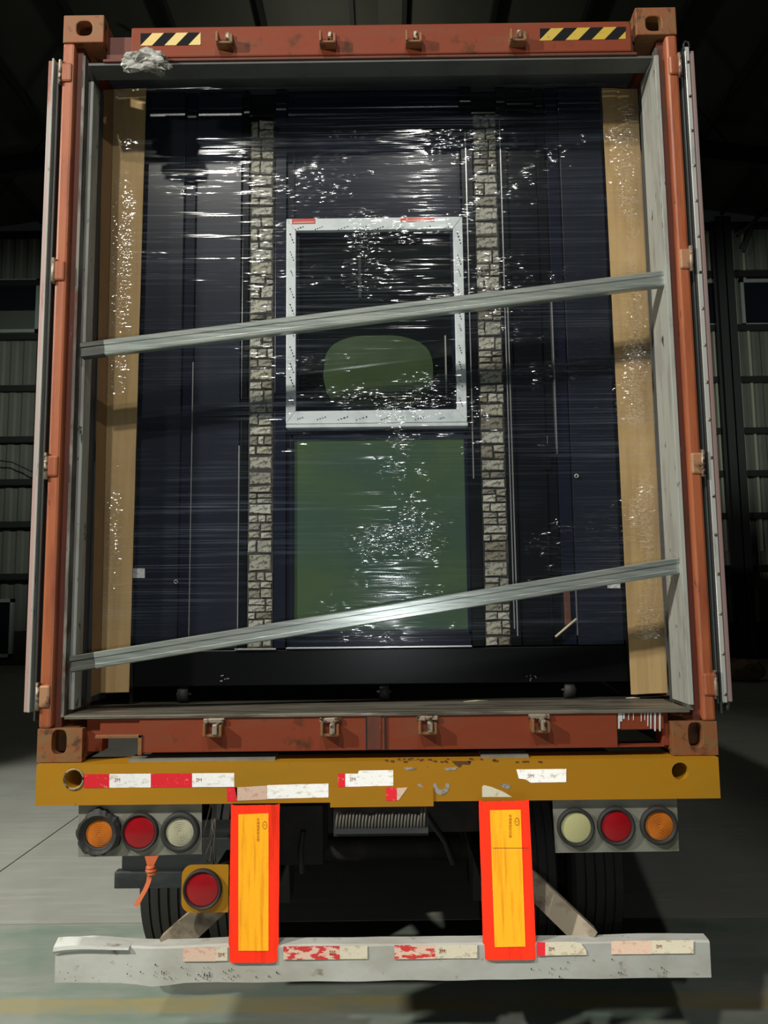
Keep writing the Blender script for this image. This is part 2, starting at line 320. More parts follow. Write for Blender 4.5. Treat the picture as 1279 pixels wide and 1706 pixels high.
def film_material():
    m, nt, b, out = nodes('clear_stretch_film'); nt.nodes.remove(b)
    st = noise_fac(nt, (1.3, 1, 150), 1.0, 0.50, 0.74, 3)          # long thin streaks
    patch = noise_fac(nt, (1.3, 1, 2.2), 1.0, 0.38, 0.66, 3)       # where the layers pile up
    mul = N(nt, 'ShaderNodeMath', operation='MULTIPLY'); nt.links.new(st, mul.inputs[0]); nt.links.new(patch, mul.inputs[1])
    # wrinkle relief: long folds, crinkles, and fine crumpling in patches
    def nz(scale, d=4):
        t = N(nt, 'ShaderNodeTexNoise'); t.inputs['Scale'].default_value = 1; t.inputs['Detail'].default_value = d
        nt.links.new(coords(nt, scale), t.inputs['Vector']); return t.outputs['Fac']
    def mth(op, a, b):
        n = N(nt, 'ShaderNodeMath', operation=op)
        for k, v in ((0, a), (1, b)):
            if isinstance(v, (int, float)): n.inputs[k].default_value = v
            else: nt.links.new(v, n.inputs[k])
        return n.outputs[0]
    crump = noise_fac(nt, (2.6, 1, 4.0), 1.0, 0.51, 0.62, 3)
    # the film bunches up where it turns round the cardboard edges
    tcx = N(nt, 'ShaderNodeTexCoord'); sxx = N(nt, 'ShaderNodeSeparateXYZ'); nt.links.new(tcx.outputs['Object'], sxx.inputs[0])
    def ramp(lo, hi):
        r = N(nt, 'ShaderNodeMapRange'); r.inputs['From Min'].default_value = lo; r.inputs['From Max'].default_value = hi
        nt.links.new(sxx.outputs['X'], r.inputs['Value']); return r.outputs[0]
    bunch = mth('MULTIPLY', mth('ADD', ramp(0.97, 1.06), mth('MULTIPLY', ramp(-0.99, -1.04), 0.75)), noise_fac(nt, (2, 1, 3.0), 1.0, 0.36, 0.56, 2))
    # drawn tight over the left leaf, slack and crumpled towards the right
    slack = mth('ADD', mth('MULTIPLY', ramp(-0.62, -0.05), 0.8), 0.2)
    crump = mth('MULTIPLY', crump, slack); patch = mth('MULTIPLY', patch, slack)
    h = mth('ADD', mth('MULTIPLY', mth('MULTIPLY', nz((1.8, 1, 46), 2), mth('ADD', mth('MULTIPLY', slack, 0.4), 0.15)), 1.0), mth('MULTIPLY', mth('MULTIPLY', nz((7, 1, 62), 1), patch), 0.6))
    h = mth('ADD', h, mth('MULTIPLY', mth('MULTIPLY', nz((17, 1, 80), 1), crump), 1.0))
    h = mth('ADD', h, mth('MULTIPLY', mth('MULTIPLY', nz((38, 1, 90), 1), bunch), 1.5))
    bp = N(nt, 'ShaderNodeBump'); bp.inputs['Strength'].default_value = 1.0; bp.inputs['Distance'].default_value = 0.0095
    nt.links.new(h, bp.inputs['Height'])
    T = N(nt, 'ShaderNodeBsdfTransparent'); D = N(nt, 'ShaderNodeBsdfDiffuse'); D.inputs['Color'].default_value = (0.50, 0.60, 0.78, 1)
    Gl = N(nt, 'ShaderNodeBsdfGlossy'); Gl.inputs['Roughness'].default_value = 0.115; Gl.inputs['Color'].default_value = (1, 1, 1, 1)
    nt.links.new(bp.outputs[0], Gl.inputs['Normal'])
    f1 = mth('ADD', mth('MULTIPLY', mul.outputs[0], 0.14), 0.009)
    f2 = mth('ADD', mth('MULTIPLY', patch, 0.03), mth('ADD', mth('MULTIPLY', crump, 0.07), mth('ADD', mth('MULTIPLY', bunch, 0.17), 0.016)))
    a = N(nt, 'ShaderNodeMixShader'); nt.links.new(f1, a.inputs[0]); nt.links.new(T.outputs[0], a.inputs[1]); nt.links.new(D.outputs[0], a.inputs[2])
    c = N(nt, 'ShaderNodeMixShader'); nt.links.new(f2, c.inputs[0]); nt.links.new(a.outputs[0], c.inputs[1]); nt.links.new(Gl.outputs[0], c.inputs[2])
    nt.links.new(c.outputs[0], out.inputs['Surface'])
    return m
M['film'] = film_material()
def glass_material():
    m, nt, b, out = nodes('clear_window_glass'); nt.nodes.remove(b)
    T = N(nt, 'ShaderNodeBsdfTransparent'); T.inputs['Color'].default_value = (0.9, 0.95, 0.92, 1)
    Gl = N(nt, 'ShaderNodeBsdfGlossy'); Gl.inputs['Roughness'].default_value = 0.04
    a = N(nt, 'ShaderNodeMixShader'); a.inputs[0].default_value = 0.08
    nt.links.new(T.outputs[0], a.inputs[1]); nt.links.new(Gl.outputs[0], a.inputs[2]); nt.links.new(a.outputs[0], out.inputs['Surface'])
    return m
M['glass'] = glass_material()

def floor_material():
    m, nt, b, out = nodes('worn_hall_floor')
    tc = N(nt, 'ShaderNodeTexCoord'); sx = N(nt, 'ShaderNodeSeparateXYZ'); nt.links.new(tc.outputs['Object'], sx.inputs[0])
    wob = N(nt, 'ShaderNodeTexNoise'); wob.inputs['Scale'].default_value = 3; nt.links.new(tc.outputs['Object'], wob.inputs['Vector'])
    def band(lo, hi, soft):
        y = N(nt, 'ShaderNodeMath', operation='MULTIPLY_ADD'); y.inputs[1].default_value = 0.05
        nt.links.new(wob.outputs['Fac'], y.inputs[0]); nt.links.new(sx.outputs['Y'], y.inputs[2])
        a = N(nt, 'ShaderNodeMapRange'); a.inputs['From Min'].default_value = lo; a.inputs['From Max'].default_value = lo + soft
        c = N(nt, 'ShaderNodeMapRange'); c.inputs['From Min'].default_value = hi; c.inputs['From Max'].default_value = hi - soft
        nt.links.new(y.outputs[0], a.inputs[0]); nt.links.new(y.outputs[0], c.inputs[0])
        mm = N(nt, 'ShaderNodeMath', operation='MULTIPLY'); nt.links.new(a.outputs[0], mm.inputs[0]); nt.links.new(c.outputs[0], mm.inputs[1]); return mm.outputs[0]
    c = mixc(nt, noise_fac(nt, (1.2, 1.2, 1), 1, 0.4, 0.7), (0.40, 0.40, 0.36), (0.32, 0.325, 0.29))
    c = mixc(nt, noise_fac(nt, (1.5, 14, 1), 1, 0.5, 0.75), c, (0.45, 0.45, 0.41))
    gm = N(nt, 'ShaderNodeMath', operation='MULTIPLY'); nt.links.new(band(-9, 1.95, 0.03), gm.inputs[0])
    nt.links.new(noise_fac(nt, (1.4, 3.5, 1), 1, 0.34, 0.66), gm.inputs[1])
    c = mixc(nt, gm.outputs[0], c, (0.21, 0.285, 0.23))
    ym = N(nt, 'ShaderNodeMath', operation='MULTIPLY'); nt.links.new(band(0.95, 1.11, 0.02), ym.inputs[0])
    nt.links.new(noise_fac(nt, (2.5, 6, 1), 1, 0.25, 0.6), ym.inputs[1])
    c = mixc(nt, ym.outputs[0], c, (0.40, 0.34, 0.17))
    nt.links.new(c, b.inputs['Base Color']); b.inputs['Roughness'].default_value = 0.5
    return m
M['floor'] = floor_material()

# ================================================================== THE HALL
W0, W1, D0, D1 = -22.0, 22.0, -16.0, 20.0
floor = struct(MB().box(W0, W1, D0, D1, -0.3, -0.012).build('floor', M['dark']), 'worn concrete hall floor with green paint and a faded yellow line', 'floor')
# slabs: near one, and two far ones split by the slanting joint
jy = 1.93; gap = 0.006
a_ = G(0, 1452); b_ = G(132, 1358)
sl = (b_.x - a_.x) / (b_.y - a_.y)
xj = lambda y: a_.x + (y - a_.y) * sl
MB().prism([(W0, D0), (W1, D0), (W1, jy - gap), (W0, jy - gap)], 'z', -0.2, 0.0).build('floor_slab', M['floor'], floor)
MB().prism([(W0, jy + gap), (xj(jy) - gap, jy + gap), (xj(D1) - gap, D1), (W0, D1)], 'z', -0.2, 0.0).build('floor_slab', M['floor'], floor)
MB().prism([(xj(jy) + gap, jy + gap), (W1, jy + gap), (W1, D1), (xj(D1) + gap, D1)], 'z', -0.2, 0.0).build('floor_slab', M['floor'], floor)

EAVE, RIDGE = 12.2, 15.4
roofz = lambda x: RIDGE - abs(x) * (RIDGE - EAVE) / 22.0
wall = struct(MB().box(W0, W1, D1 + 0.12, D1 + 0.25, 0, EAVE + 0.5).build('wall_back', M['girt']), 'far corrugated hall wall with dark girts', 'wall')
def sheet_mesh(name, w, z0, z1, y, m):
    mb = MB(); n = 5; pr = []
    for i in range(n):
        x = i * w / n
        pr += [(x, y), (x + w / n * 0.35, y), (x + w / n * 0.5, y - 0.045), (x + w / n * 0.85, y - 0.045)]
    pr.append((w, y))
    v = [(px, py, z) for z in (z0, z1) for px, py in pr]; k = len(pr)
    mb.add(v, [(i, i + 1, k + i + 1, k + i) for i in range(k - 1)])
    return mb
sm = None
for i in range(22):
    x = -22 + i * 2.0
    if sm is None:
        o = sheet_mesh('wall_sheet', 2.0, 1.0, 1.0 + EAVE, 0, M['wall_sheet']).build('wall_sheet', M['wall_sheet'], wall); sm = o.data
    else: o = link('wall_sheet', sm, wall)
    o.location = (x, D1 + 0.10, 0)
MB().box(W0, W1, D1 - 0.02, D1 + 0.12, 0, 1.0).build('plinth', M['brick_dark'], wall)
for z in (13.2, 11.62, 9.92, 8.3, 6.72, 5.42, 4.15, 2.6):
    MB().box(W0, W1, D1 - 0.14, D1 + 0.03, z - 0.09, z + 0.09).build('girt', M['girt'], wall)
for px in (1203, 1227, 1243, 1262):
    x = P(px, 800, D1).x
    MB().box(x - 0.035, x + 0.035, D1 - 0.03, D1 + 0.06, 3.1, 13.0).build('light_strip', M['skylight'], wall)
for px in (1222,):
    x = P(px, 700, 19.4).x
    c = MB(); c.box(x - 0.24, x + 0.24, 19.3, 19.33, 0, 13.2); c.box(x - 0.24, x + 0.24, 19.62, 19.65, 0, 13.2); c.box(x - 0.02, x + 0.02, 19.3, 19.65, 0, 13.2)
    struct(c.build('column', M['column']), 'dark steel column standing before the far wall, right of the container', 'column')
# windows: upper row on both sides, one low on the left
def hall_window(n, px0, px1, z0, z1, label, split=None):
    x0 = P(px0, 600, D1).x; x1 = P(px1, 600, D1).x
    y = D1 - 0.06
    fr = MB(); t = 0.10
    for a in ((x0, x1, z0, z0 + t), (x0, x1, z1 - t, z1), (x0, x0 + t, z0, z1), (x1 - t, x1, z0, z1)):
        fr.box(a[0], a[1], y - 0.06, y + 0.05, a[2], a[3])
    w = struct(fr.build('window_%d' % n, M['win_frame']), label, 'window')
    if split:
        MB().box(x0 + t, x1 - t, y - 0.01, y + 0.0, split, z1 - t).build('pane', M['win_glass'], w)
        MB().box(x0 + t, x1 - t, y - 0.02, y + 0.0, z0 + t, split).build('pane', M['win_shade'], w)
    else:
        MB().box(x0 + t, x1 - t, y - 0.01, y + 0.0, z0 + t, z1 - t).build('pane', M['win_glass'], w)
    return w
hall_window(1, -60, 64, 10.05, 11.75, 'high window with pale frame and pale lower pane, left wall bay', 10.75)
hall_window(2, 1160, 1214, 9.95, 11.45, 'high dark window between the container and the steel column')
hall_window(3, 1238, 1330, 9.95, 11.45, 'high dark window beyond the right column')
hall_window(4, -60, 42, 0.25, 1.95, 'low dark window near the floor of the left bay')
tag(MB().tube([P(1212, 505, D1 - 0.3), P(1224, 540, D1 - 0.35), P(1229, 600, D1 - 0.35), P(1231, 760, D1 - 0.35), P(1246, 930, D1 - 0.35)], 0.02, 6).build('hanging_cable', M['brace_white']), 'thin pale cable hanging down beside the steel column', 'cable')
tag(MB().tube([P(-20, 765, D1 - 0.4), P(20, 770, D1 - 0.4), P(62, 790, D1 - 0.4), P(110, 800, D1 - 0.4)], 0.02, 6).build('wall_cable', M['girt']), 'dark cable sagging across the left bay of the far wall', 'cable')
# side walls and roof
for nm, x in (('wall_left', W0), ('wall_right', W1)):
    s = struct(MB().box(x - 0.2 if x < 0 else x + 0.045, x - 0.045 if x < 0 else x + 0.2, D0, D1, 0, EAVE + 0.2).build(nm, M['girt']), 'dark corrugated side wall of the hall, %s side' % nm[5:], 'wall')
struct(MB().box(W0, W1, D0 - 0.3, D0, 0, 15.5).build('wall_front', M['wall_sheet']), 'hall wall behind the viewer', 'wall')
ceil = bpy.data.objects.new('ceiling', None); COL.objects.link(ceil)
struct(ceil, 'dark pitched metal roof with purlins and trusses', 'ceiling')
me_r = None
for sgn in (-1, 1):
    for j in range(11):
        xa, xb = sgn * j * 2.0, sgn * (j + 1) * 2.0
        za, zb = roofz(xa), roofz(xb)
        MB().add([(xa, D0, za), (xb, D0, zb), (xb, D1 + .3, zb), (xa, D1 + .3, za), (xa, D0, za + .05), (xb, D0, zb + .05), (xb, D1 + .3, zb + .05), (xa, D1 + .3, za + .05)],
                 [(0, 1, 2, 3), (7, 6, 5, 4), (0, 4, 5, 1), (2, 6, 7, 3), (0, 3, 7, 4), (1, 5, 6, 2)]).build('roof_sheet', M['roof_sheet'], ceil)
        x = sgn * (j * 2.0 + 0.6); z = roofz(x)
        MB().box(x - 0.05, x + 0.05, D0, D1, z - 0.28, z - 0.01).build('purlin', M['girt'], ceil)
for y in (16.4, 9.4, 2.4, -5.0):
    for sgn in (-1, 1):
        a = Vector((0, y, RIDGE - 0.35)); b = Vector((sgn * 21.8, y, EAVE - 0.35))
        MB().add([(a.x, y - .1, a.z), (b.x, y - .1, b.z), (b.x, y - .1, b.z - .5), (a.x, y - .1, a.z - .5), (a.x, y + .1, a.z), (b.x, y + .1, b.z), (b.x, y + .1, b.z - .5), (a.x, y + .1, a.z - .5)],
                 [(0, 1, 2, 3), (7, 6, 5, 4), (0, 4, 5, 1), (2, 6, 7, 3), (0, 3, 7, 4), (1, 5, 6, 2)]).build('rafter', M['girt'], ceil)
for x0, x1, y0, y1 in ((-12, -6, 19, 13.2), (6, 12, 13.2, 19), (-5, -1, 13.2, 19)):
    MB().tube([(x0, y0, roofz(x0) - 0.45), (x1, y1, roofz(x1) - 0.45)], 0.03, 6).build('brace_rod', M['girt'], ceil)
# knee braces at the right column
xk = P(1222, 300, 19.4).x
MB().tube([(xk, 19.4, 12.6), (xk + 1.6, 19.4, 14.0)], 0.06, 6).build('knee_brace', M['column'], ceil)
MB().tube([(xk + 0.15, 19.4, 12.1), (xk + 0.7, 19.4, 13.4)], 0.05, 6).build('knee_brace', M['column'], ceil)

# ================================================================== TRAILER
tr = thing('container_trailer', (0, 0, 0), 'yellow container semi-trailer with white rear bumper and red-yellow marker boards', 'trailer')
BX = 1.206; bz0, bz1 = ZB - 0.142, ZB - 0.002
def z_of(px, py, Y=0.0): return P(px, py, Y).z
# rear bolster: plate with two round holes, plus box behind
hl = P(123, 1298, -0.03); hr = P(1133, 1285, -0.03)
bolster = MB()
bolster.holeplate(-BX, -0.95, bz0, bz1, hl.x, hl.z, 0.030, 0.030, -0.03, 0.10)
bolster.holeplate(0.95, BX, bz0, bz1, hr.x, hr.z, 0.030, 0.030, -0.03, 0.10)
bolster.box(-0.95, 0.95, -0.03, 0.10, bz0, bz1)
bol = bolster.build('rear_bolster', M['yellow'], tr)
MB().box(-0.86, 0.86, 0.10, 0.34, bz0 + 0.01, bz1 - 0.004).build('bolster_box', M['chassis'], tr)
MB().lathe([(-0.034, 0.037), (-0.036, 0.034), (-0.034, 0.031), (-0.02, 0.031)], (hl.x, 0, hl.z), 'y', 28).build('hole_rim', M['worn_steel'], bol)
for h_ in (hl, hr):   # black cups added to put shade inside the two holes
    MB().lathe([(-0.012, 0.0305), (0.098, 0.0305), (0.098, 0.001)], (h_.x, 0, h_.z), 'y', 24).build('hole_shade_cup', M['dark'], bol)
# centre pad of the bolster hanging a little lower, and the grease fringe beneath it
pa, pb = P(550, 1336, -0.034), P(722, 1343, -0.034)
MB().box(pa.x, pb.x, -0.036, 0.06, pb.z, bz0 + 0.05).build('centre_pad', M['yellow'], tr)
MB().box(P(556, 1340, 0.02).x, P(712, 1340, 0.02).x, 0.0, 0.03, z_of(640, 1390, 0.02), pb.z).build('bristle_holder', M['chassis'], tr)
fr = MB(); x = P(560, 1380, 0).x; xe = P(706, 1380, 0).x; zt = z_of(640, 1341, 0); zb_ = z_of(640, 1380, 0)
k = 0
while x < xe:
    top = zt - (0.0 if 0.35 < (x + 0.2) % 0.5 else 0.02) - random.random() * 0.015
    fr.tube([(x + 0.006, -0.006, top), (x + 0.002, -0.012, (top + zb_) / 2), (x, -0.008, zb_ - random.random() * 0.006)], 0.0042, 6); x += 0.0115
fr.build('bristle_fringe', M['wire'], tr)
MB().box(P(556, 1340, 0).x, P(712, 1340, 0).x, -0.014, 0.0, zb_ - 0.014, zb_ + 0.004).build('bristle_lip', M['fender'], tr)
# thin plates lying on the bolster top
for px0, px1 in ((218, 460), (800, 878)):
    MB().box(P(px0, 1260, 0.03).x, P(px1, 1260, 0.03).x, 0.0, 0.09, bz1 - 0.001, bz1 + 0.009).build('packing_plate', M['lamp_plate'], tr)
# worn paint marks on the bolster
def flat(name, pts, Y, m, parent, th=0.0012):
    return MB().quadslab([P(x, y, Y) for x, y in pts], th).build(name, m, parent)
scuff = mat('bare_grey_scuff', (0.42, 0.40, 0.36), 0.6, 0, [((0.25, 0.2, 0.13), (50, 50, 50), 0.5, 0.6)])
rsc = mat('rust_chip', (0.12, 0.05, 0.02), 0.8)
YB = -0.0312
ring = [(735 + 14 * math.cos(a), 1305 + 20 * math.sin(a)) for a in [math.pi * (0.02 + 0.96 * i / 10) for i in range(11)]]
ring2 = [(735 + 8 * math.cos(a), 1304 + 12 * math.sin(a)) for a in [math.pi * (0.98 - 0.96 * i / 10) for i in range(11)]]
mb = MB()
for i in range(10):
    q = [ring[i], ring[i + 1], ring2[9 - i], ring2[10 - i]]
    mb.quadslab([P(x, y, YB) for x, y in q], 0.001)
mb.build('paint_scrape', scuff, bol)
flat('paint_scrape', [(752, 1268), (785, 1268), (782, 1274), (770, 1273), (766, 1279), (758, 1274)], YB, rsc, bol)
flat('paint_scrape', [(673, 1279), (694, 1278), (690, 1283), (676, 1283)], YB, scuff, bol)
flat('paint_scrape', [(740, 1280), (762, 1278), (758, 1283), (744, 1284)], YB, scuff, bol)
flat('paint_scrape', [(832, 1305), (850, 1307), (848, 1315), (836, 1312)], YB, scuff, bol)
flat('paint_scrape', [(694, 1307), (700, 1306), (712, 1318), (706, 1319)], YB, scuff, bol)
for q in range(26):
    x = random.uniform(640, 900); y = 1263 + random.random() * 6
    flat('rust_chip', [(x, y), (x + 3 + random.random() * 5, y), (x + 3 + random.random() * 5, y + 2 + random.random() * 2), (x, y + 2)], YB, rsc, bol)

# reflective tapes
def text(body, name, at_, size, m, parent, rot=0.0, align='CENTER', up=False):
    c = bpy.data.curves.new(name, 'FONT'); c.body = body; c.size = size; c.align_x = align; c.align_y = 'CENTER'; c.extrude = 0.0003
    c.materials.append(m)
    t = bpy.data.objects.new(name, c); COL.objects.link(t)
    dg = bpy.context.evaluated_depsgraph_get()
    me = bpy.data.meshes.new_from_object(t.evaluated_get(dg)); bpy.data.objects.remove(t)
    if not me.materials: me.materials.append(m)
    o = link(name, me, parent); o.location = at_; o.rotation_euler = (math.pi / 2, 0, 0)
    return o
def tape(segs, Y, parent, prints=()):
    """segs: list of (material, [(px,py) x4])"""
    root = None
    for i, (mk, q) in enumerate(segs):
        o = flat('reflective_tape', q, Y - 0.0012, M[mk], parent)
        if root is None: root = o
    for body, px, py, s in prints:
        text(body, 'print', P(px, py, Y - 0.0028), s, M['plate_print'] if s < 0.019 else M['print'], bol)
def rect(x0, x1, yt, yb, sl=0.0): return [(x0, yb), (x1, yb - (x1 - x0) * sl), (x1, yt - (x1 - x0) * sl), (x0, yt)]
S = 0.008
tape([('rt_red', rect(140, 182, 1290, 1313, S)), ('rt_white', rect(182, 251, 1289.5, 1312.5, S)), ('rt_red', rect(251, 320, 1289, 1312, S)), ('rt_white', rect(320, 390, 1288.4, 1311.4, S))], -0.03, tr,
     [('3M', 195, 1300, 0.018), ('3M', 331, 1300, 0.018)])
tape([('rt_red', rect(378, 395, 1312, 1335, 0.03)), ('rt_peach', [(395, 1334), (445, 1332), (445, 1309), (391, 1312)]), ('rt_white', rect(445, 547, 1308, 1331, 0.025))], -0.03, tr)
tape([('rt_red', rect(563, 575, 1289, 1311, S)), ('rt_white', [(575, 1311), (655, 1309), (655, 1283), (598, 1284), (596, 1289), (575, 1289)])], -0.03, tr, [('3M', 587, 1299, 0.018)])
tape([('rt_red', rect(643, 661, 1312, 1334, S)), ('rt_peach', [(661, 1333), (664, 1333), (679, 1312), (660, 1313)])], -0.036, tr)
tape([('rt_white', [(884, 1304), (943, 1303), (943, 1281), (860, 1282), (864, 1297), (876, 1299)])], -0.03, tr, [('3M', 884, 1293, 0.018)])
tape([('rt_cream', [(803, 1328), (853, 1328), (838, 1319), (818, 1311), (806, 1308), (803, 1311)])], -0.03, tr)

# bumper
bx0, bx1 = P(90, 1600, -0.05).x, P(1183, 1598, -0.05).x
nb = 40; vb = []
prof = [(-0.050, 0.0), (-0.052, 0.113), (-0.046, 0.119), (0.000, 0.122), (0.000, 0.0)]
zb0 = 0.594
for i in range(nb + 1):
    t = i / nb; x = bx0 + (bx1 - bx0) * t
    s = x - bx0
    dent = 0.0
    if s < 0.45: dent = -0.012 * math.exp(-((s - 0.33) / 0.07) ** 2) * 0.6
    lift = 0.010 * math.exp(-((s - 0.12) / 0.09) ** 2) + 0.006 * math.exp(-((s - 0.62) / 0.08) ** 2)
    for j, (y, z) in enumerate(prof):
        n_ = noise.noise(Vector((x * 6, j * 3.1, 0))) * 0.0025
        vb.append((x, y + (0.010 * math.exp(-(s / 0.25) ** 2)) + n_, zb0 + z + (dent if j in (0, 4) else lift * (1 if j in (2, 3) else 0.3)) + n_ - (0.004 if 0.3 < s < 0.4 and j == 0 else 0)))
k = len(prof)
fb = [(i * k + j, i * k + (j + 1) % k, (i + 1) * k + (j + 1) % k, (i + 1) * k + j) for i in range(nb) for j in range(k)]
fb += [tuple(range(k)), tuple(range(nb * k, nb * k + k))]
bump = MB().add(vb, fb).build('rear_bumper', M['bumper'], tr)
# folded lip at the battered end
lipv = []
for i in range(13):
    t = i / 12; x = bx0 - 0.003 + 0.262 * t
    zc = zb0 + 0.116 + 0.012 * math.sin(t * 3.0) * (1 - t) + 0.003 * noise.noise(Vector((x * 20, 1, 1)))
    w_ = 0.022 * (1 - t * 0.75)
    for dy, dz in ((-0.056, -w_ * 0.9), (-0.064, -w_ * 0.4), (-0.060, 0.004), (-0.02, 0.014 * (1 - t) + 0.006), (0.004, 0.004)):
        lipv.append((x, dy + 0.008 * (1 - t), zc + dz))
lip = MB().add(lipv, [(i * 5 + j, i * 5 + j + 1, (i + 1) * 5 + j + 1, (i + 1) * 5 + j) for i in range(12) for j in range(4)]).build('bent_lip', M['bumper'], bump)
so = lip.modifiers.new('thick', 'SOLIDIFY'); so.thickness = 0.003
chip = MB()
for q in range(70):
    px = random.choice((random.uniform(330, 395), random.uniform(195, 350), random.uniform(880, 1150), random.uniform(100, 470)))
    py = random.choice((random.uniform(1620, 1634), random.uniform(1620, 1634), random.uniform(1606, 1634))) - (px - 90) * 0.009
    w = random.uniform(0.6, 2.6); h = random.uniform(0.6, 2.2)
    chip.quadslab([P(px, py + h, -0.0555), P(px + w, py + h * .8, -0.0555), P(px + w * .9, py, -0.0555), P(px + w * .2, py - .3, -0.0555)], 0.002)
chip.build('paint_chips', M['chassis'], bump)['kind'] = 'stuff'
YU = -0.0545
def btape(segs, prints=()):
    tape(segs, YU, tr)
    for body, px, py, s in prints: text(body, 'print', P(px, py, YU - 0.003), s, M['plate_print'], bump)
btape([('rt_peach', rect(305, 360, 1579, 1602, S)), ('rt_cream', rect(360, 379, 1578, 1601, S))], [('3M', 368, 1591, 0.018)])
btape([('rt_worn', rect(472, 566, 1577, 1599, S)), ('rt_cream', rect(566, 612, 1576.4, 1598, S))], [('3M', 553, 1587, 0.018)])
btape([('rt_worn', rect(657, 725, 1575, 1598, S)), ('rt_cream', rect(725, 795, 1574.5, 1597, S))], [('3M', 736, 1585, 0.018)])
btape([('rt_red', rect(894, 908, 1570, 1593, S)), ('rt_cream', [(908, 1592), (977, 1591), (976, 1583), (968, 1572), (956, 1569), (908, 1570)])], [('3M', 918, 1581, 0.016)])
btape([('rt_peach', rect(1018, 1086, 1568, 1590, S)), ('rt_cream', rect(1086, 1155, 1567, 1589, S))], [('3M', 1097, 1577, 0.016)])
# bumper struts
def strut(p0, p1, w, th):
    p0, p1 = Vector(p0), Vector(p1); d = (p1 - p0).normalized(); n = d.cross(Vector((0, 1, 0))).normalized() * w / 2
    f = [p0 - n, p1 - n, p1 + n, p0 + n]
    return MB().quadslab(f, th).build('bumper_strut', M['tan'], tr)
strut(P(276, 1584, -0.02), P(384, 1486, 0.2), 0.088, 0.05)
strut(P(984, 1570, -0.02), P(866, 1456, 0.2), 0.082, 0.05)

# marker boards
def board(corn, inner, px_txt):
    Y = -0.062
    a, b, c, d = [P(x, y, Y) for x, y in corn]            # BL BR TR TL
    tilt = 0.012
    mb = MB(); rows = 10
    prof = [(-0.0, 0.016), (0.07, 0.002), (0.14, 0.0), (0.84, 0.0), (0.93, 0.002), (1.0, 0.014)]
    fr_, n = [], len(prof)
    for i in range(rows + 1):
        t = i / rows; l = a.lerp(d, t); r = b.lerp(c, t)
        for u, off in prof:
            p = l.lerp(r, u); w_ = 0.0022 * noise.noise(Vector((u * 3, t * 5, corn[0][0])))
            fr_.append(p + Vector((w_, off + w_, 0)))
    fs = [(i * n + j, i * n + j + 1, (i + 1) * n + j + 1, (i + 1) * n + j) for i in range(rows) for j in range(n - 1)]
    mb.add(fr_, fs)
    o = mb.build('marker_board', M['rt_plate_red'], tr)
    so = o.modifiers.new('thick', 'SOLIDIFY'); so.thickness = 0.003; so.offset = -1
    fl = flat('yellow_panel', inner, Y - 0.0042, M['rt_plate_yellow'], o, 0.0015)
    xx, yy = px_txt
    for i, ch in enumerate('车辆尾部标志板'):
        text(ch, 'print', P(xx, yy + i * 5.6, Y - 0.0048), 0.0115, M['plate_print'], o)
    e = P(xx + 11, yy + 9, Y - 0.0048)
    rg = MB(); m_ = 20
    vs_ = []
    for r_ in (1.0, 0.8):
        vs_ += [(e.x + 0.0085 * r_ * math.cos(2 * math.pi * q / m_), e.y, e.z + 0.0135 * r_ * math.sin(2 * math.pi * q / m_)) for q in range(m_)]
    rg.add(vs_, [(q, (q + 1) % m_, m_ + (q + 1) % m_, m_ + q) for q in range(m_)])
    rg.build('oval_mark', M['plate_print'], o)
    text('3C', 'print', (e.x, e.y, e.z), 0.010, M['plate_print'], o)
    return o
board([(379, 1604), (463, 1604), (465, 1341), (383, 1342)], [(397, 1584), (447, 1584), (447, 1355), (397, 1357)], (430, 1366))
board([(806, 1600), (895, 1599), (882, 1334), (798, 1335)], [(824, 1578), (875, 1577), (867, 1349), (816, 1350)], (850, 1360))
flat('tape_seam', [(821, 1413.6), (881, 1413.6), (881, 1412.6), (821, 1412.6)], -0.067, M['plate_print'], tr, 0.0008)

# lamp panels
def lamp(cpx, r_ring, r_lens, lens_m, parent, Y, rings=True, ringm='rubber'):
    c = P(cpx[0], cpx[1], Y)
    rg = MB().lathe([(0.0, r_ring * 1.0), (-0.014, r_ring), (-0.020, r_ring * 0.95), (-0.020, r_lens * 1.08), (-0.012, r_lens * 1.0), (-0.004, r_lens * 0.98)], c, 'y', 36).build('lamp_ring', M[ringm], parent)
    pr = [(-0.008, r_lens)]
    steps = 14
    for i in range(steps + 1):
        t = i / steps; rr = r_lens * (1 - t)
        dome = -0.012 - 0.006 * (1 - (rr / r_lens) ** 2)
        rip = 0.0026 * math.cos(i * math.pi) if rings and 1 < i < steps - 1 else 0
        pr.append((dome + rip, max(rr, 0.0005)))
    MB().lathe(pr, c, 'y', 32).build('lamp_lens', M[lens_m], rg)
    return rg
YL = 0.0
pl = MB().quadslab([P(x, y, YL) for x, y in ((130, 1428), (336, 1423), (336, 1338), (131, 1341))], 0.006).build('lamp_panel', M['lamp_plate'], tr)
lamp((167, 1387), 0.066, 0.047, 'lens_amber', tr, YL)
lamp((234, 1385), 0.066, 0.055, 'lens_red', tr, YL, False)
lamp((301, 1385), 0.069, 0.049, 'lens_clear', tr, YL)
pr_ = MB().quadslab([P(x, y, YL) for x, y in ((925, 1421), (1131, 1418), (1127, 1330), (920, 1333))], 0.006).build('lamp_panel', M['lamp_plate'], tr)
lamp((958, 1377), 0.066, 0.053, 'lens_cream', tr, YL, False)
lamp((1025, 1375), 0.066, 0.053, 'lens_red', tr, YL, False)
lamp((1096, 1374), 0.066, 0.049, 'lens_amber', tr, YL)
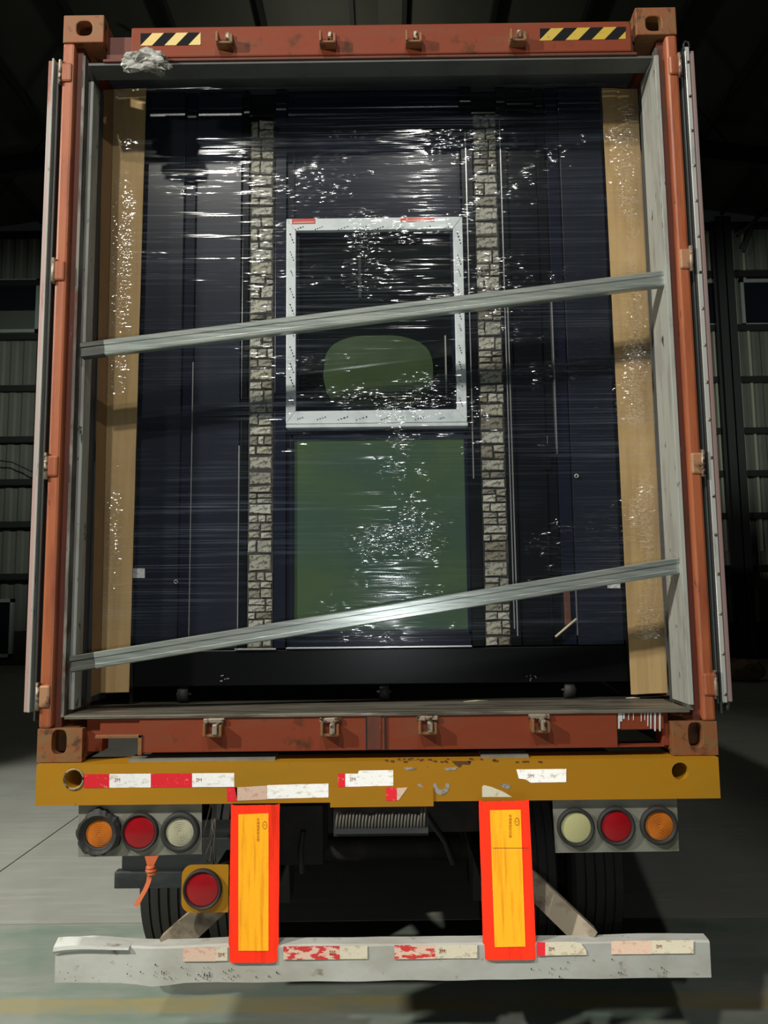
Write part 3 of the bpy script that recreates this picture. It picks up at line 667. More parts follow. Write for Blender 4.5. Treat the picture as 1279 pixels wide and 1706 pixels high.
# torn black rubber wrapped around the outer amber lamp
c = P(167, 1387, YL); wr = MB(); n = 44; vs_ = []
for r_i, yy in ((0.056, -0.022), (0.066, -0.030), (1, -0.018), (1.02, 0.0)):
    for q in range(n):
        a = 2 * math.pi * q / n
        jag = 0.076 + 0.010 * noise.noise(Vector((math.cos(a) * 3, math.sin(a) * 3, 2.3))) + 0.006 * noise.noise(Vector((math.cos(a) * 9, math.sin(a) * 9, 7)))
        if 1.2 < a < 2.2: jag += 0.008
        r_ = r_i if r_i < 0.5 else jag * r_i
        vs_.append((c.x + r_ * math.cos(a), c.y + yy + 0.003 * noise.noise(Vector((a * 3, r_ * 40, 1))), c.z + r_ * math.sin(a)))
wr.add(vs_, [(i * n + q, i * n + (q + 1) % n, (i + 1) * n + (q + 1) % n, (i + 1) * n + q) for i in range(3) for q in range(n)])
wr.build('torn_rubber_wrap', M['rubber'], tr)
# low yellow bracket with a red lamp
bk = P(303, 1442, -0.02); bk2 = P(380, 1520, -0.02); pts = []
x0, x1, z0, z1 = bk.x, bk2.x, bk2.z, bk.z; rr = 0.035
for cx_, cz_, a0 in ((x0 + rr, z0 + rr, math.pi), (x1 - 0.004, z0 + 0.004, 1.5 * math.pi), (x1 - 0.004, z1 - 0.004, 0), (x0 + rr, z1 - rr, 0.5 * math.pi)):
    r2 = rr if cx_ < x0 + 0.1 else 0.004
    pts += [(cx_ + r2 * math.cos(a0 + q * math.pi / 12), cz_ + r2 * math.sin(a0 + q * math.pi / 12)) for q in range(7)]
MB().prism(pts, 'y', -0.02, -0.012).build('lamp_bracket', M['yellow'], tr)
MB().box(x0 + 0.09, x1, -0.012, 0.30, (z0 + z1) / 2 - 0.03, (z0 + z1) / 2 + 0.03).build('bracket_arm', M['chassis'], tr)
lamp((338, 1480), 0.068, 0.057, 'lens_red', tr, -0.02, False)
# wires hanging beside the lamp panel
Yw = 0.02
def wire(pp, r=0.0035): MB().tube([P(x, y, Yw + 0.01 * (i % 2)) for i, (x, y) in enumerate(pp)], r, 6).build('loose_wire', M['wire'], tr)
wire([(352, 1336), (345, 1365), (339, 1385), (342, 1400), (349, 1398), (352, 1380), (354, 1350)])
wire([(356, 1340), (356, 1375), (350, 1405), (342, 1425), (344, 1436), (350, 1434), (352, 1418), (351, 1405)])
wire([(359, 1338), (358, 1380), (356, 1410), (355, 1440)], 0.004)
wire([(353, 1340), (357, 1360), (354, 1378), (359, 1400), (358, 1436)])
# chassis
for s in (-1, 1):
    x = s * 0.47
    ib = MB(); ib.box(x - 0.07, x + 0.07, 0.34, 10.5, 0.76, 0.78); ib.box(x - 0.07, x + 0.07, 0.34, 10.5, 1.15, 1.17); ib.box(x - 0.008, x + 0.008, 0.34, 10.5, 0.78, 1.15)
    ib.build('chassis_rail', M['chassis'], tr)
    MB().box(x - 0.06, x + 0.06, 0.05, 0.34, 0.70, 1.18).build('rail_end', M['chassis'], tr)
    for y in (0.95, 2.3, 3.6):
        MB().prism([(y - 0.16, 0.78), (y + 0.16, 0.78), (y + 0.07, 0.5), (y - 0.07, 0.5)], 'x', x - 0.05, x + 0.05).build('spring_hanger', M['chassis'], tr)
    for y in (1.63, 2.95):
        MB().tube([(x, y - 0.55, 0.66), (x, y - 0.2, 0.585), (x, y, 0.57), (x, y + 0.2, 0.585), (x, y + 0.55, 0.66)], 0.04, 6).build('leaf_spring', M['chassis'], tr)
MB().box(-0.46, 0.46, 0.7, 0.78, 0.86, 1.12).build('cross_member', M['chassis'], tr)
MB().box(-0.46, 0.46, 2.2, 2.28, 0.80, 1.12).build('cross_member', M['chassis'], tr)
MB().box(P(470, 1400, 0.5).x, P(540, 1400, 0.5).x, 0.42, 0.7, 0.82, 1.05).build('valve_box', M['chassis'], tr)
MB().tube([P(505, 1385, 0.40), P(500, 1420, 0.42), P(504, 1455, 0.42)], 0.012, 6).build('air_hose', M['hose'], tr)
MB().tube([P(700, 1345, 0.3), P(740, 1400, 0.5), P(755, 1440, 0.5)], 0.012, 6).build('air_hose', M['hose'], tr)
for y in (1.63, 2.95):
    MB().tube([(-1.05, y, 0.5), (1.05, y, 0.5)], 0.065, 14).build('axle', M['chassis'], tr)
    for s in (-1, 1):
        MB().lathe([(-0.09, 0.02), (-0.09, 0.2), (0.09, 0.2), (0.09, 0.02)], (s * 0.72, y, 0.5), 'x', 24).build('brake_drum', M['chassis'], tr)
# tyres
tp = []
W2 = 0.135; R_ = 0.5
tp += [(-W2 + 0.02, 0.29), (-W2, 0.34), (-W2 - 0.004, 0.41), (-W2 + 0.006, 0.465), (-W2 + 0.02, 0.492)]
rib = 5; gw = 0.012; x_ = -W2 + 0.022; rw = (2 * (W2 - 0.022) - (rib - 1) * gw) / rib
for i in range(rib):
    r_ = R_ - 0.006 * abs(i - 2) / 2 * 1.2
    tp += [(x_, r_ - 0.001), (x_ + rw, r_ - 0.001)]
    if i < rib - 1: tp += [(x_ + rw + 0.001, r_ - 0.016), (x_ + rw + gw - 0.001, r_ - 0.016)]
    x_ += rw + gw
tp += [(W2 - 0.02, 0.492), (W2 - 0.006, 0.465), (W2 + 0.004, 0.41), (W2, 0.34), (W2 - 0.02, 0.29), (0, 0.27), (-W2 + 0.02, 0.29)]
ty = MB().lathe(tp, (0, 0, 0), 'x', 64, False).build('tyre', M['rubber'], tr); tdat = ty.data; first = True
rimd = MB().lathe([(-0.10, 0.29), (-0.10, 0.26), (-0.02, 0.25), (-0.02, 0.08), (0.0, 0.08), (0.0, 0.27), (0.1, 0.29)], (0, 0, 0), 'x', 32)
rim0 = None
for y in (1.63, 2.95):
    for x in (-1.075, -0.745, 0.745, 1.075):
        o = ty if first else link('tyre', tdat, tr)
        o.location = (x, y, 0.5); first = False
        if rim0 is None:
            rim0 = rimd.build('wheel_rim', M['chassis'], o)
        else: link('wheel_rim', rim0.data, o)
# mudguard in front of the left tyre
Yg = 0.62
g0, g1 = P(190, 1453, Yg), P(318, 1480, Yg)
mg = MB(); mg.bbox(g0.x, -0.50, Yg, Yg + 0.05, g1.z, g0.z, 0.006)
mgo = mg.build('mudguard_lip', M['fender'], tr)
u0_, u1_ = P(204, 1420, Yg + 0.03), P(318, 1456, Yg + 0.03)
MB().bbox(u0_.x, -0.52, Yg + 0.02, Yg + 0.30, g0.z - 0.005, u0_.z + 0.06, 0.006).build('mudguard', M['fender'], tr)
MB().box(0.62, 1.10, 0.72, 0.75, 0.98, 1.10).build('mudguard', M['fender'], tr)

# ================================================================== CONTAINER
ct = thing('shipping_container', (0, 0, ZB), 'rusty orange shipping container with its doors swung open, on the trailer', 'container')
ct.location = (0, 0, ZB)
Z = lambda v: ZB + v
HW = 1.219
for s, top in ((-1, 1), (1, 1), (-1, 0), (1, 0)):
    cw, chh = 0.162, 0.118
    xa, xb = (-HW, -HW + cw) if s < 0 else (HW - cw, HW)
    za, zb = (Z(2.896 - chh), Z(2.896)) if top else (Z(0), Z(chh))
    hc = P(141, 48, 0) if (s < 0 and top) else P(1088, 40, 0) if top else P(99, 1236, 0) if s < 0 else P(1158, 1224, 0)
    rx, rz = (0.031, 0.031) if top else (0.027, 0.044)
    mb = MB().holeplate(xa, xb, za, zb, hc.x, hc.z, rx, rz, -0.004, 0.035, 3.0)
    mb.box(xa + 0.012, xb - 0.012, 0.15, 0.17, za + 0.01, zb - 0.01)
    mb.box(xa, xa + 0.012, 0.035, 0.17, za, zb).box(xb - 0.012, xb, 0.035, 0.17, za, zb).box(xa, xb, 0.035, 0.17, zb - 0.012, zb).box(xa, xb, 0.035, 0.17, za, za + 0.012)
    mb.build('corner_casting', M['casting'], ct, bevel=0.004)
# posts
for s in (-1, 1):
    def X(a, b): return (s * b, s * a) if s < 0 else (a, b)
    po = MB().bbox(*X(1.172, HW), -0.002, 0.10, Z(0.118), Z(2.778), 0.010).build('corner_post', M['post'], ct)
    MB().box(*X(1.146, 1.172), 0.028, 0.10, Z(0.118), Z(2.778)).build('post_web', M['rustred'], po)
    MB().box(*X(1.136, 1.147), 0.020, 0.11, Z(0.155), Z(2.74)).build('jamb_liner', M['jamb'], po)
    zz0 = Z(0.175)
    if s < 0: MB().bbox(*X(1.117, 1.138), 0.062, 0.130, zz0, Z(2.66), 0.002).build('jamb_strip', M['white_jamb'], po)
    else: MB().bbox(*X(1.128, 1.1455), 0.008, 0.175, zz0, Z(2.70), 0.002).build('jamb_strip', M['white_jamb'], po)
    MB().box(*X(1.142, 1.17), 0.11, 0.24, Z(0.16), Z(2.72)).build('jamb_back', M['dark_grey'], po)
    hy = (122, 452, 777, 1160) if s < 0 else (110, 432, 772, 1140)
    hx = (112, 97, 84, 72) if s < 0 else (1130, 1146, 1162, 1180)
    for k_, y in enumerate(hy):
        z = z_of(hx[k_], y, 0)
        hg = MB().bbox(*X(1.178, 1.226), -0.010, 0.03, z - 0.04, z + 0.04, 0.008).build('hinge', M['hinge'] if (s > 0 and k_ in (1, 2)) or (s < 0 and k_ == 3) else M['post'], po)
        MB().lathe([(-0.05, 0.001), (-0.05, 0.008), (0.05, 0.008), (0.05, 0.001)], (s * 1.222, -0.006, z), 'z', 12).build('hinge_pin', M['worn_steel'], po)
# header
hd = MB().bbox(P(218, 70, 0).x, P(1052, 60, 0).x, 0.0, 0.10, Z(2.712), Z(2.842), 0.006).build('header', M['orange'], ct)
MB().box(-1.06, 1.06, 0.045, 0.10, Z(2.71), Z(2.835)).build('header_web', M['rustred'], ct)
MB().bbox(-1.06, 1.06, 0.004, 0.10, Z(2.700), Z(2.712), 0.003).build('header_lip', M['rustred'], ct)
MB().box(-1.12, 1.12, 0.012, 0.10, Z(2.690), Z(2.700)).build('header_soffit', M['inner_wall'], ct)
# side walls, roof, floor, end wall of the container (corrugated)
def corr(axis_x, z0, z1, x, sgn):
    pr = []; y = 0.17
    while y < 12.1:
        pr += [(x, y), (x, y + 0.07), (x + sgn * 0.034, y + 0.14), (x + sgn * 0.034, y + 0.21)]; y += 0.28
    pr.append((x, min(y, 12.19))); n = len(pr)
    return MB().add([(a, b, z) for z in (z0, z1) for a, b in pr], [(i, i + 1, n + i + 1, n + i) for i in range(n - 1)])
for s in (-1, 1):
    w_ = corr(None, Z(0.15), Z(2.84), s * 1.172, s).build('side_panel', M['inner_wall'], ct)
    so = w_.modifiers.new('thick', 'SOLIDIFY'); so.thickness = 0.004
    MB().box(*((-1.219, -1.16) if s < 0 else (1.16, 1.219)), 0.17, 12.19, Z(0.03), Z(0.16)).build('bottom_rail', M['orange'], ct)
    MB().box(*((-1.219, -1.15) if s < 0 else (1.15, 1.219)), 0.17, 12.19, Z(2.80), Z(2.87)).build('top_rail', M['orange'], ct)
MB().box(-1.17, 1.17, 0.10, 12.19, Z(2.842), Z(2.862)).build('roof_panel', M['inner_wall'], ct)
MB().box(-1.21, 1.21, 12.10, 12.19, Z(0.03), Z(2.87)).build('end_panel', M['orange'], ct)
MB().box(-1.165, 1.165, 0.27, 12.10, Z(0.125), Z(0.160)).build('plywood_floor', M['plywood'], ct)
# sill with two fork openings
sx = [-1.057, P(164, 1240, 0).x, P(231, 1240, 0).x, P(1029, 1230, 0).x, P(1108, 1230, 0).x, 1.057]
szb, szt = Z(0.029), Z(0.160)
pz0, pz1 = z_of(198, 1254, 0), z_of(198, 1230, 0)
qz0, qz1 = z_of(1068, 1243, 0), z_of(1068, 1216, 0)
sill = MB()
sill.box(sx[0], sx[1], 0.035, 0.10, szb, szt).box(sx[2], sx[3], 0.002, 0.10, szb, szt).box(sx[4], sx[5], 0.03, 0.10, szb, szt)
sill.box(sx[1], sx[2], 0.01, 0.10, pz1, szt)
sill.box(sx[3], sx[4], 0.006, 0.10, qz1, szt).box(sx[3], sx[4], 0.006, 0.10, szb, qz0)
so_ = sill.build('sill', M['orange'], ct, bevel=0.003)
MB().box(sx[3] - 0.0, sx[4], 0.10, 0.6, qz1, qz1 + 0.01).box(sx[3] - 0.01, sx[3], 0.10, 0.6, qz0, qz1).box(sx[4], sx[4] + 0.01, 0.10, 0.6, qz0, qz1).box(sx[3], sx[4], 0.59, 0.6, qz0 - 0.05, qz1).build('fork_pocket', M['dark'], ct)  # black lining and closed back paint in the pocket's inner shade
MB().bbox(sx[2] - 0.002, sx[2] + 0.012, -0.004, 0.10, pz0 - 0.01, pz1 + 0.012, 0.002).build('pocket_edge', M['casting'], so_)
MB().bbox(sx[1] - 0.012, sx[2] + 0.012, -0.004, 0.012, pz1, pz1 + 0.012, 0.002).build('pocket_edge', M['casting'], so_)
MB().bbox(-1.125, 1.125, -0.006, 0.27, Z(0.150), Z(0.163), 0.003).build('threshold', M['threshold'], ct)
MB().box(P(611, 1220, 0).x, P(634, 1220, 0).x, -0.002, 0.02, szb + 0.004, szt - 0.01).build('seam_plate', M['rustred'], so_)
MB().box(P(609, 1220, 0).x, P(611, 1220, 0).x, -0.003, 0.01, szb + 0.004, szt - 0.01).build('seam_edge', M['dark'], so_)
for px in (640,):
    MB().box(P(px, 1220, 0).x, P(px + 3, 1220, 0).x, -0.004, 0.01, szb + 0.002, szt - 0.01).build('seam_edge', M['dark'], so_)
# white drips above the right fork opening
dr = MB()
for px, l, w in ((1023, 22, 2), (1031, 26, 3), (1034, 14, 5), (1039, 10, 3), (1047, 12, 1.5), (1055, 12, 1.5), (1068, 14, 1.5), (1074, 12, 1.5), (1079, 22, 2), (1084, 26, 2.2), (1091, 30, 3), (1099, 30, 3)):
    a = P(px, 1187.5, 0.004)
    dr.quadslab([P(px - w / 2 + 0.3, 1188 + l, 0.003), P(px + w / 2 - 0.3, 1188 + l, 0.003), P(px + w / 2, 1187.5, 0.003), P(px - w / 2, 1187.5, 0.003)], 0.002)
dr.build('paint_drips', M['upvc'], so_)['kind'] = 'stuff'
# cam keepers
def keeper(px, py, low):
    c = P(px, py, 0)
    k0 = MB(); w = 0.036
    k0.bbox(c.x - w, c.x - w + 0.010, -0.045, 0.004, c.z - 0.025, c.z + 0.020, 0.003)
    k0.bbox(c.x + 0.018, c.x + 0.030, -0.040, 0.004, c.z - 0.025, c.z + 0.012, 0.003)
    k0.bbox(c.x - w, c.x + 0.030, -0.038, 0.004, c.z - 0.028, c.z - 0.018, 0.003)
    ko = k0.build('lock_keeper', M['casting'], ct)
    t = MB()
    if not low:
        t.bbox(c.x - 0.004, c.x + 0.014, -0.020, 0.004, c.z - 0.002, c.z + 0.036, 0.006)
    else:
        t.bbox(c.x - 0.004, c.x + 0.016, -0.046, 0.004, c.z - 0.020, c.z + 0.018, 0.005)
        t.bbox(c.x - w - 0.006, c.x + 0.036, -0.012, 0.004, c.z + 0.016, c.z + 0.034, 0.004)
    t.build('keeper_lug', M['worn_steel'], ko)
for px, py in ((378, 72), (548, 71), (690, 70), (862, 68)): keeper(px, py, False)
for px, py in ((359, 1212), (552, 1211), (713, 1208), (899, 1205)): keeper(px, py, True)
# hazard stripes
def hazard(x0, x1, yt0, yt1, h, first, pw, lean):
    Yh = -0.0012
    base = flat('hazard_sticker', [(x0, yt0 + h), (x1, yt1 + h), (x1, yt1), (x0, yt0)], Yh, M['haz_yellow'], ct)
    x = x0 + first
    while x < x1 + lean:
        def cl(v): return min(max(v, x0), x1)
        yt = lambda v: yt0 + (yt1 - yt0) * (v - x0) / (x1 - x0)
        # parallelogram clipped to the sticker
        poly = []
        for bx, t in ((x, 1), (x + pw, 1), (x + pw + lean, 0), (x + lean, 0)):
            poly.append((bx, t))
        def clip(poly, lim, keep):
            out = []
            for i in range(len(poly)):
                a, b = poly[i], poly[(i + 1) % len(poly)]
                ia, ib = keep(a[0], lim), keep(b[0], lim)
                if ia: out.append(a)
                if ia != ib:
                    t = (lim - a[0]) / (b[0] - a[0]); out.append((lim, a[1] + (b[1] - a[1]) * t))
            return out
        poly = clip(poly, x0, lambda v, l: v >= l - 1e-6); poly = clip(poly, x1, lambda v, l: v <= l + 1e-6) if poly else poly
        if len(poly) >= 3:
            flat('stripe', [(a, yt(a) + t * h) for a, t in poly], Yh - 0.0008, M['haz_black'], base, 0.0006)
        x += pw * 2
hazard(234, 334, 55.5, 54.0, 20.5, -21, 20, 20)
hazard(899, 1042, 47.5, 44.5, 20, -24, 22, 20)
# doors folded back along the sides
for s in (-1, 1):
    def X(a, b): return (-b, -a) if s < 0 else (a, b)
    zt = z_of(90, 97, 0) if s < 0 else z_of(1152, 76, 0)
    zbm = z_of(50, 1188, 0) if s < 0 else z_of(1212, 1180, 0)
    dl = MB().bbox(*X(1.236, 1.262), 0.02, 1.19, zbm + 0.012, zt - 0.008, 0.004).build('door', M['door_green'], ct)
    if s < 0:
        MB().bbox(*X(1.258, 1.280), 0.012, 1.19, zbm, zt, 0.004).build('door_edge', M['door_pink'], dl)
        MB().bbox(*X(1.2505, 1.2585), -0.004, 0.03, zbm + 0.002, zt - 0.002, 0.002).build('door_gasket', M['white_jamb'], dl)
        MB().bbox(*X(1.232, 1.240), 0.004, 0.03, zbm - 0.03, zt - 0.012, 0.002).build('door_gasket', M['rubber'], dl)
    else:
        MB().bbox(*X(1.272, 1.288), 0.012, 1.19, zbm + 0.02, zt - 0.012, 0.004).build('door_edge', M['door_pink'], dl)
        st = MB().bbox(*X(1.246, 1.264), 0.0, 0.03, zbm + 0.02, zt - 0.004, 0.002).build('retaining_strip', M['gasket_strip'], dl)
        n = 18
        for i in range(n):
            z = zbm + 0.05 + (zt - zbm - 0.12) * i / (n - 1)
            MB().lathe([(0.0, 0.006), (-0.003, 0.0055), (-0.005, 0.0005)], (s * 1.256, 0.0, z), 'y', 10).build('rivet', M['worn_steel'], st)
        MB().bbox(*X(1.2405, 1.2455), 0.002, 0.03, zbm - 0.02, zt, 0.002).build('door_gasket', M['rubber'], dl)
        MB().tube([(1.243, 0.0, zt - 0.02), (1.243, 0.0, zt + 0.006), (1.250, 0.0, zt + 0.018), (1.262, 0.0, zt + 0.014), (1.266, 0.0, zt - 0.01)], 0.004, 6).build('door_gasket', M['rubber'], dl)
        MB().lathe([(0, 0.001), (0, 0.01), (0.03, 0.01), (0.03, 0.001)], (1.27, 0.02, zbm - 0.012), 'z', 12).build('door_roller', M['rubber'], dl)

# ================================================================== THE LOAD
YF = 0.31                                  # front of the facade panels
FX = lambda px, y=640: P(px, y, YF).x
FZ = lambda py, x=640: P(x, py, YF).z
fz0, fz1 = FZ(1079), FZ(149)
fa = thing('house_facade', (0, YF, fz0), 'navy prefabricated house front with stone strips, white window and green pane', 'house panel')
MB().box(FX(232), FX(1020), YF + 0.03, YF + 0.12, fz0, fz1).build('backing_panel', M['black_leaf'], fa)
def slab(name, x0, x1, y0, y1, m, out=0.0, th=0.03, parent=None, b=0.002):
    return MB().bbox(FX(x0), FX(x1), YF - out, YF - out + th, FZ(y1), FZ(y0), b).build(name, m, parent or fa)
slab('leaf_panel', 232, 301, 150, 1078, M['navy'], 0.0)
slab('leaf_panel', 303, 320, 150, 1078, M['navy_frame'], -0.008)
slab('leaf_panel', 323, 399, 150, 1078, M['navy'], -0.002)
slab('edge_trim', 320.4, 322.2, 600, 1062, M['trim_line'], 0.004, 0.02, None, 0.0004)
slab('edge_trim', 300.8, 302.2, 560, 1062, M['navy_frame'], 0.004, 0.02, None, 0.0004)
slab('edge_trim', 398.6, 400.4, 740, 1062, M['trim_line'], 0.004, 0.02, None, 0.0004)
slab('frame_post', 402, 413, 150, 1078, M['black_leaf'], 0.004)
slab('frame_post', 458, 477, 150, 1078, M['navy_frame'], 0.012)
slab('frame_post', 776, 796, 150, 1078, M['black_leaf'], 0.012)
slab('edge_trim', 783.3, 785.2, 225, 800, M['trim_line'], 0.016, 0.01, None, 0.0004)
slab('frame_post', 839, 855, 150, 1078, M['black_leaf'], 0.008)
slab('edge_trim', 843.2, 845.0, 205, 1050, M['trim_line'], 0.012, 0.01, None, 0.0004)
slab('edge_trim', 847.8, 849.8, 500, 1062, M['trim_line'], 0.012, 0.01, None, 0.0004)
slab('leaf_panel', 857, 905, 150, 1078, M['black_leaf'], 0.0)
slab('leaf_panel', 908, 922, 150, 1078, M['black_leaf'], -0.008)
slab('edge_trim', 922.4, 924.2, 505, 760, M['trim_line'], 0.006, 0.02, None, 0.0004)
slab('leaf_panel', 925, 945, 150, 1078, M['navy_frame'], -0.006)
slab('leaf_panel', 947, 1020, 150, 1078, M['navy'], 0.0)
slab('edge_trim', 945.2, 946.4, 980, 1062, M['trim_line'], 0.003, 0.02, None, 0.0004)
# panel over the window
slab('upper_panel', 478, 775, 150, 366, M['navy_frame'], -0.006)
for a in ((488, 490, 222, 362), (770, 772.5, 222, 362), (488, 772, 221, 223.5)):
    slab('panel_bead', a[0], a[1], a[2], a[3], M['navy_frame'], 0.004, 0.012, None, 0.0006)
# lower pane with its frame
slab('lower_frame', 478, 775, 712, 1078, M['navy_frame'], 0.0)
lp = slab('lower_pane', 490, 770, 731, 1050, M['green_pane'], 0.004, 0.008, None, 0.0008)
for a in ((484, 490, 722, 1058), (770, 776, 722, 1058), (484, 776, 722, 731), (484, 776, 1050, 1059)):
    slab('pane_bead', a[0], a[1], a[2], a[3], M['navy_frame'], 0.014, 0.02, lp, 0.002)
slab('edge_trim', 478, 775, 1076.5, 1079, M['trim_line'], 0.014, 0.01, None, 0.0004)
slab('edge_trim', 396, 462, 1077.5, 1080, M['trim_line'], 0.016, 0.01, None, 0.0004)
# white window
wx0, wx1, wz0, wz1 = FX(478, 540), FX(773, 540), FZ(707), FZ(368)
gx0, gx1, gz0, gz1 = FX(494, 540), FX(757, 540), FZ(686), FZ(388)
YW = YF - 0.03
wfr = MB()
wfr.quadslab([(wx0, YW, wz0), (wx1, YW, wz0), (gx1, YW, gz0), (gx0, YW, gz0)], 0.05)
wfr.quadslab([(wx1, YW, wz0), (wx1, YW, wz1), (gx1, YW, gz1), (gx1, YW, gz0)], 0.05)
wfr.quadslab([(wx1, YW, wz1), (wx0, YW, wz1), (gx0, YW, gz1), (gx1, YW, gz1)], 0.05)
wfr.quadslab([(wx0, YW, wz1), (wx0, YW, wz0), (gx0, YW, gz0), (gx0, YW, gz1)], 0.05)
win = wfr.build('window_unit', M['upvc'], fa, bevel=0.0025)
win['label'] = 'white-framed window'
MB().bbox(wx0 + 0.002, wx1 + 0.001, YW - 0.012, YW + 0.03, FZ(714.5), FZ(709), 0.0015).build('window_sill', M['upvc'], win)
MB().box(gx0, gx1, YW + 0.034, YW + 0.038, gz0, gz1).build('pane', M['glass'], win)
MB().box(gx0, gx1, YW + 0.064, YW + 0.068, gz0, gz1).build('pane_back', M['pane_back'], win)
for a, b_ in ((gx0, gx0 + 0.012), (gx1 - 0.012, gx1)):
    MB().box(a, b_, YW + 0.02, YW + 0.06, gz0, gz1).build('glazing_bead', M['navy_frame'], win)
MB().box(gx0, gx1, YW + 0.02, YW + 0.06, gz0, gz0 + 0.012).box(gx0, gx1, YW + 0.02, YW + 0.06, gz1 - 0.012, gz1).build('glazing_bead', M['navy_frame'], win)
MB().box(FX(742), FX(744.4), YW + 0.03, YW + 0.05, FZ(655), FZ(560)).build('sash_edge', M['trim_line'], win)
MB().box(FX(598), FX(603), YW + 0.05, YW + 0.06, FZ(492), FZ(420)).build('inner_mullion', M['fender'], win)
# rounded olive patch behind the glass
pc = (FX(630), FZ(618)); pts = []
for q in range(48):
    a = 2 * math.pi * q / 48
    rx, rz = FX(722) - pc[0], pc[1] - FZ(680)
    e = 2.8
    c_, s_ = math.cos(a), math.sin(a); qn = (abs(c_) ** e + abs(s_) ** e) ** (-1 / e)
    wob = 1 + 0.05 * noise.noise(Vector((c_ * 2, s_ * 2, 5)))
    pts.append((pc[0] + rx * qn * c_ * wob, pc[1] + rz * qn * s_ * wob))
MB().prism(pts, 'y', YW + 0.046, YW + 0.049).build('olive_patch', M['olive_green'], win)
# red tape pieces and printed marks on the white profile
for x0, x1 in ((486, 525), (667, 723)):
    ta = MB().quadslab([P(x0, 373.5 if x0 < 600 else 370, YW - 0.001), P(x1, 372.5 if x0 < 600 else 369, YW - 0.001), P(x1, 364 if x0 < 600 else 362, YW - 0.001), P(x0, 365 if x0 < 600 else 363, YW - 0.001)], 0.002).build('red_tape_piece', M['red_tape'], win)
    yb = 370.5 if x0 < 600 else 367.5
    MB().quadslab([P(x0 + 3, yb + 1, YW - 0.002), P(x1 - 2, yb, YW - 0.002), P(x1 - 2, yb - 1.4, YW - 0.002), P(x0 + 3, yb - 0.4, YW - 0.002)], 0.001).build('red_tape_print', M['pink_print'], win)
mk = MB()
def mark(x, y, ang):
    l = random.uniform(4, 9)
    for q in range(4):
        t = (q - 1.5) / 1.5 * l; w = random.uniform(0.6, 1.3)
        cx_, cy_ = x + t * math.cos(ang), y + t * math.sin(ang)
        dx, dy = math.cos(ang) * l * random.uniform(.1, .22), math.sin(ang) * l * random.uniform(.1, .22)
        nx, ny = -math.sin(ang) * w, math.cos(ang) * w
        mk.quadslab([P(cx_ - dx + nx, cy_ - dy + ny, YW - 0.0008), P(cx_ + dx + nx, cy_ + dy + ny, YW - 0.0008), P(cx_ + dx - nx, cy_ + dy - ny, YW - 0.0008), P(cx_ - dx - nx, cy_ - dy - ny, YW - 0.0008)], 0.0006)
for x in range(500, 766, 34): mark(x + random.uniform(-6, 6), 380, -0.35); mark(x + random.uniform(-6, 6), 697, -0.3)
for y in range(400, 690, 30): mark(486, y + random.uniform(-6, 6), 1.2); mark(764.5 + (y - 400) * 0.012, y + random.uniform(-6, 6), 1.25)
mk.build('printed_marks', M['print'], win)['kind'] = 'stuff'

# stone strips, every stone its own piece
def stone_strip(px0, px1, py0, py1):
    x0, x1, z0, z1 = FX(px0), FX(px1), FZ(py1), FZ(py0)
    yb = YF - 0.004
    st = MB().box(x0 - 0.002, x1 + 0.002, yb, yb + 0.03, z0, z1).build('stone_strip', M['chassis'], fa)
    st['label'] = 'strip of irregular grey stone veneer'
    meshes = {}
    z = z0
    while z < z1 - 0.012:
        h = random.uniform(0.028, 0.072)
        if z + h > z1 - 0.012: h = z1 - z
        n = random.choice((1, 2, 2, 2, 3)) if h < 0.05 else random.choice((1, 2, 2))
        cuts = [0.0] + sorted(random.uniform(0.25, 0.75) if n == 2 else (0.34 * (i + 1) + random.uniform(-.07, .07)) for i in range(n - 1)) + [1.0]
        for i in range(n):
            a, b = x0 + (x1 - x0) * cuts[i], x0 + (x1 - x0) * cuts[i + 1]
            subs = [(z, z + h)]
            if n == 2 and h > 0.042 and random.random() < 0.6:
                m_ = z + h * random.uniform(.4, .6); subs = [(z, m_), (m_, z + h)]
            for s0, s1 in subs:
                g = 0.0011; mi = random.randrange(6); o_ = random.uniform(0.003, 0.009)
                j = lambda: random.uniform(-0.003, 0.003)
                w_, h_ = (b - a) / 2 - g, (s1 - s0) / 2 - g
                ou = [(p[0] * random.uniform(.93, 1), p[1] * random.uniform(.82, 1)) for p in ((-w_, -h_), (w_, -h_), (w_, h_), (-w_, h_))]
                top = [(p[0] * 0.86 + j(), p[1] * 0.80 + j()) for p in ou]
                mb = MB().add([(p[0], 0.004, p[1]) for p in ou] + [(p[0], -o_ + j(), p[1]) for p in top] , [(0, 1, 5, 4), (1, 2, 6, 5), (2, 3, 7, 6), (3, 0, 4, 7), (4, 5, 6, 7), (3, 2, 1, 0)])
                mb.build('stone', STONE[mi], st, ((a + b) / 2, yb - 0.001, (s0 + s1) / 2))
        z += h
stone_strip(415.5, 455.5, 200, 1078)
stone_strip(797.5, 837.5, 196, 1078)
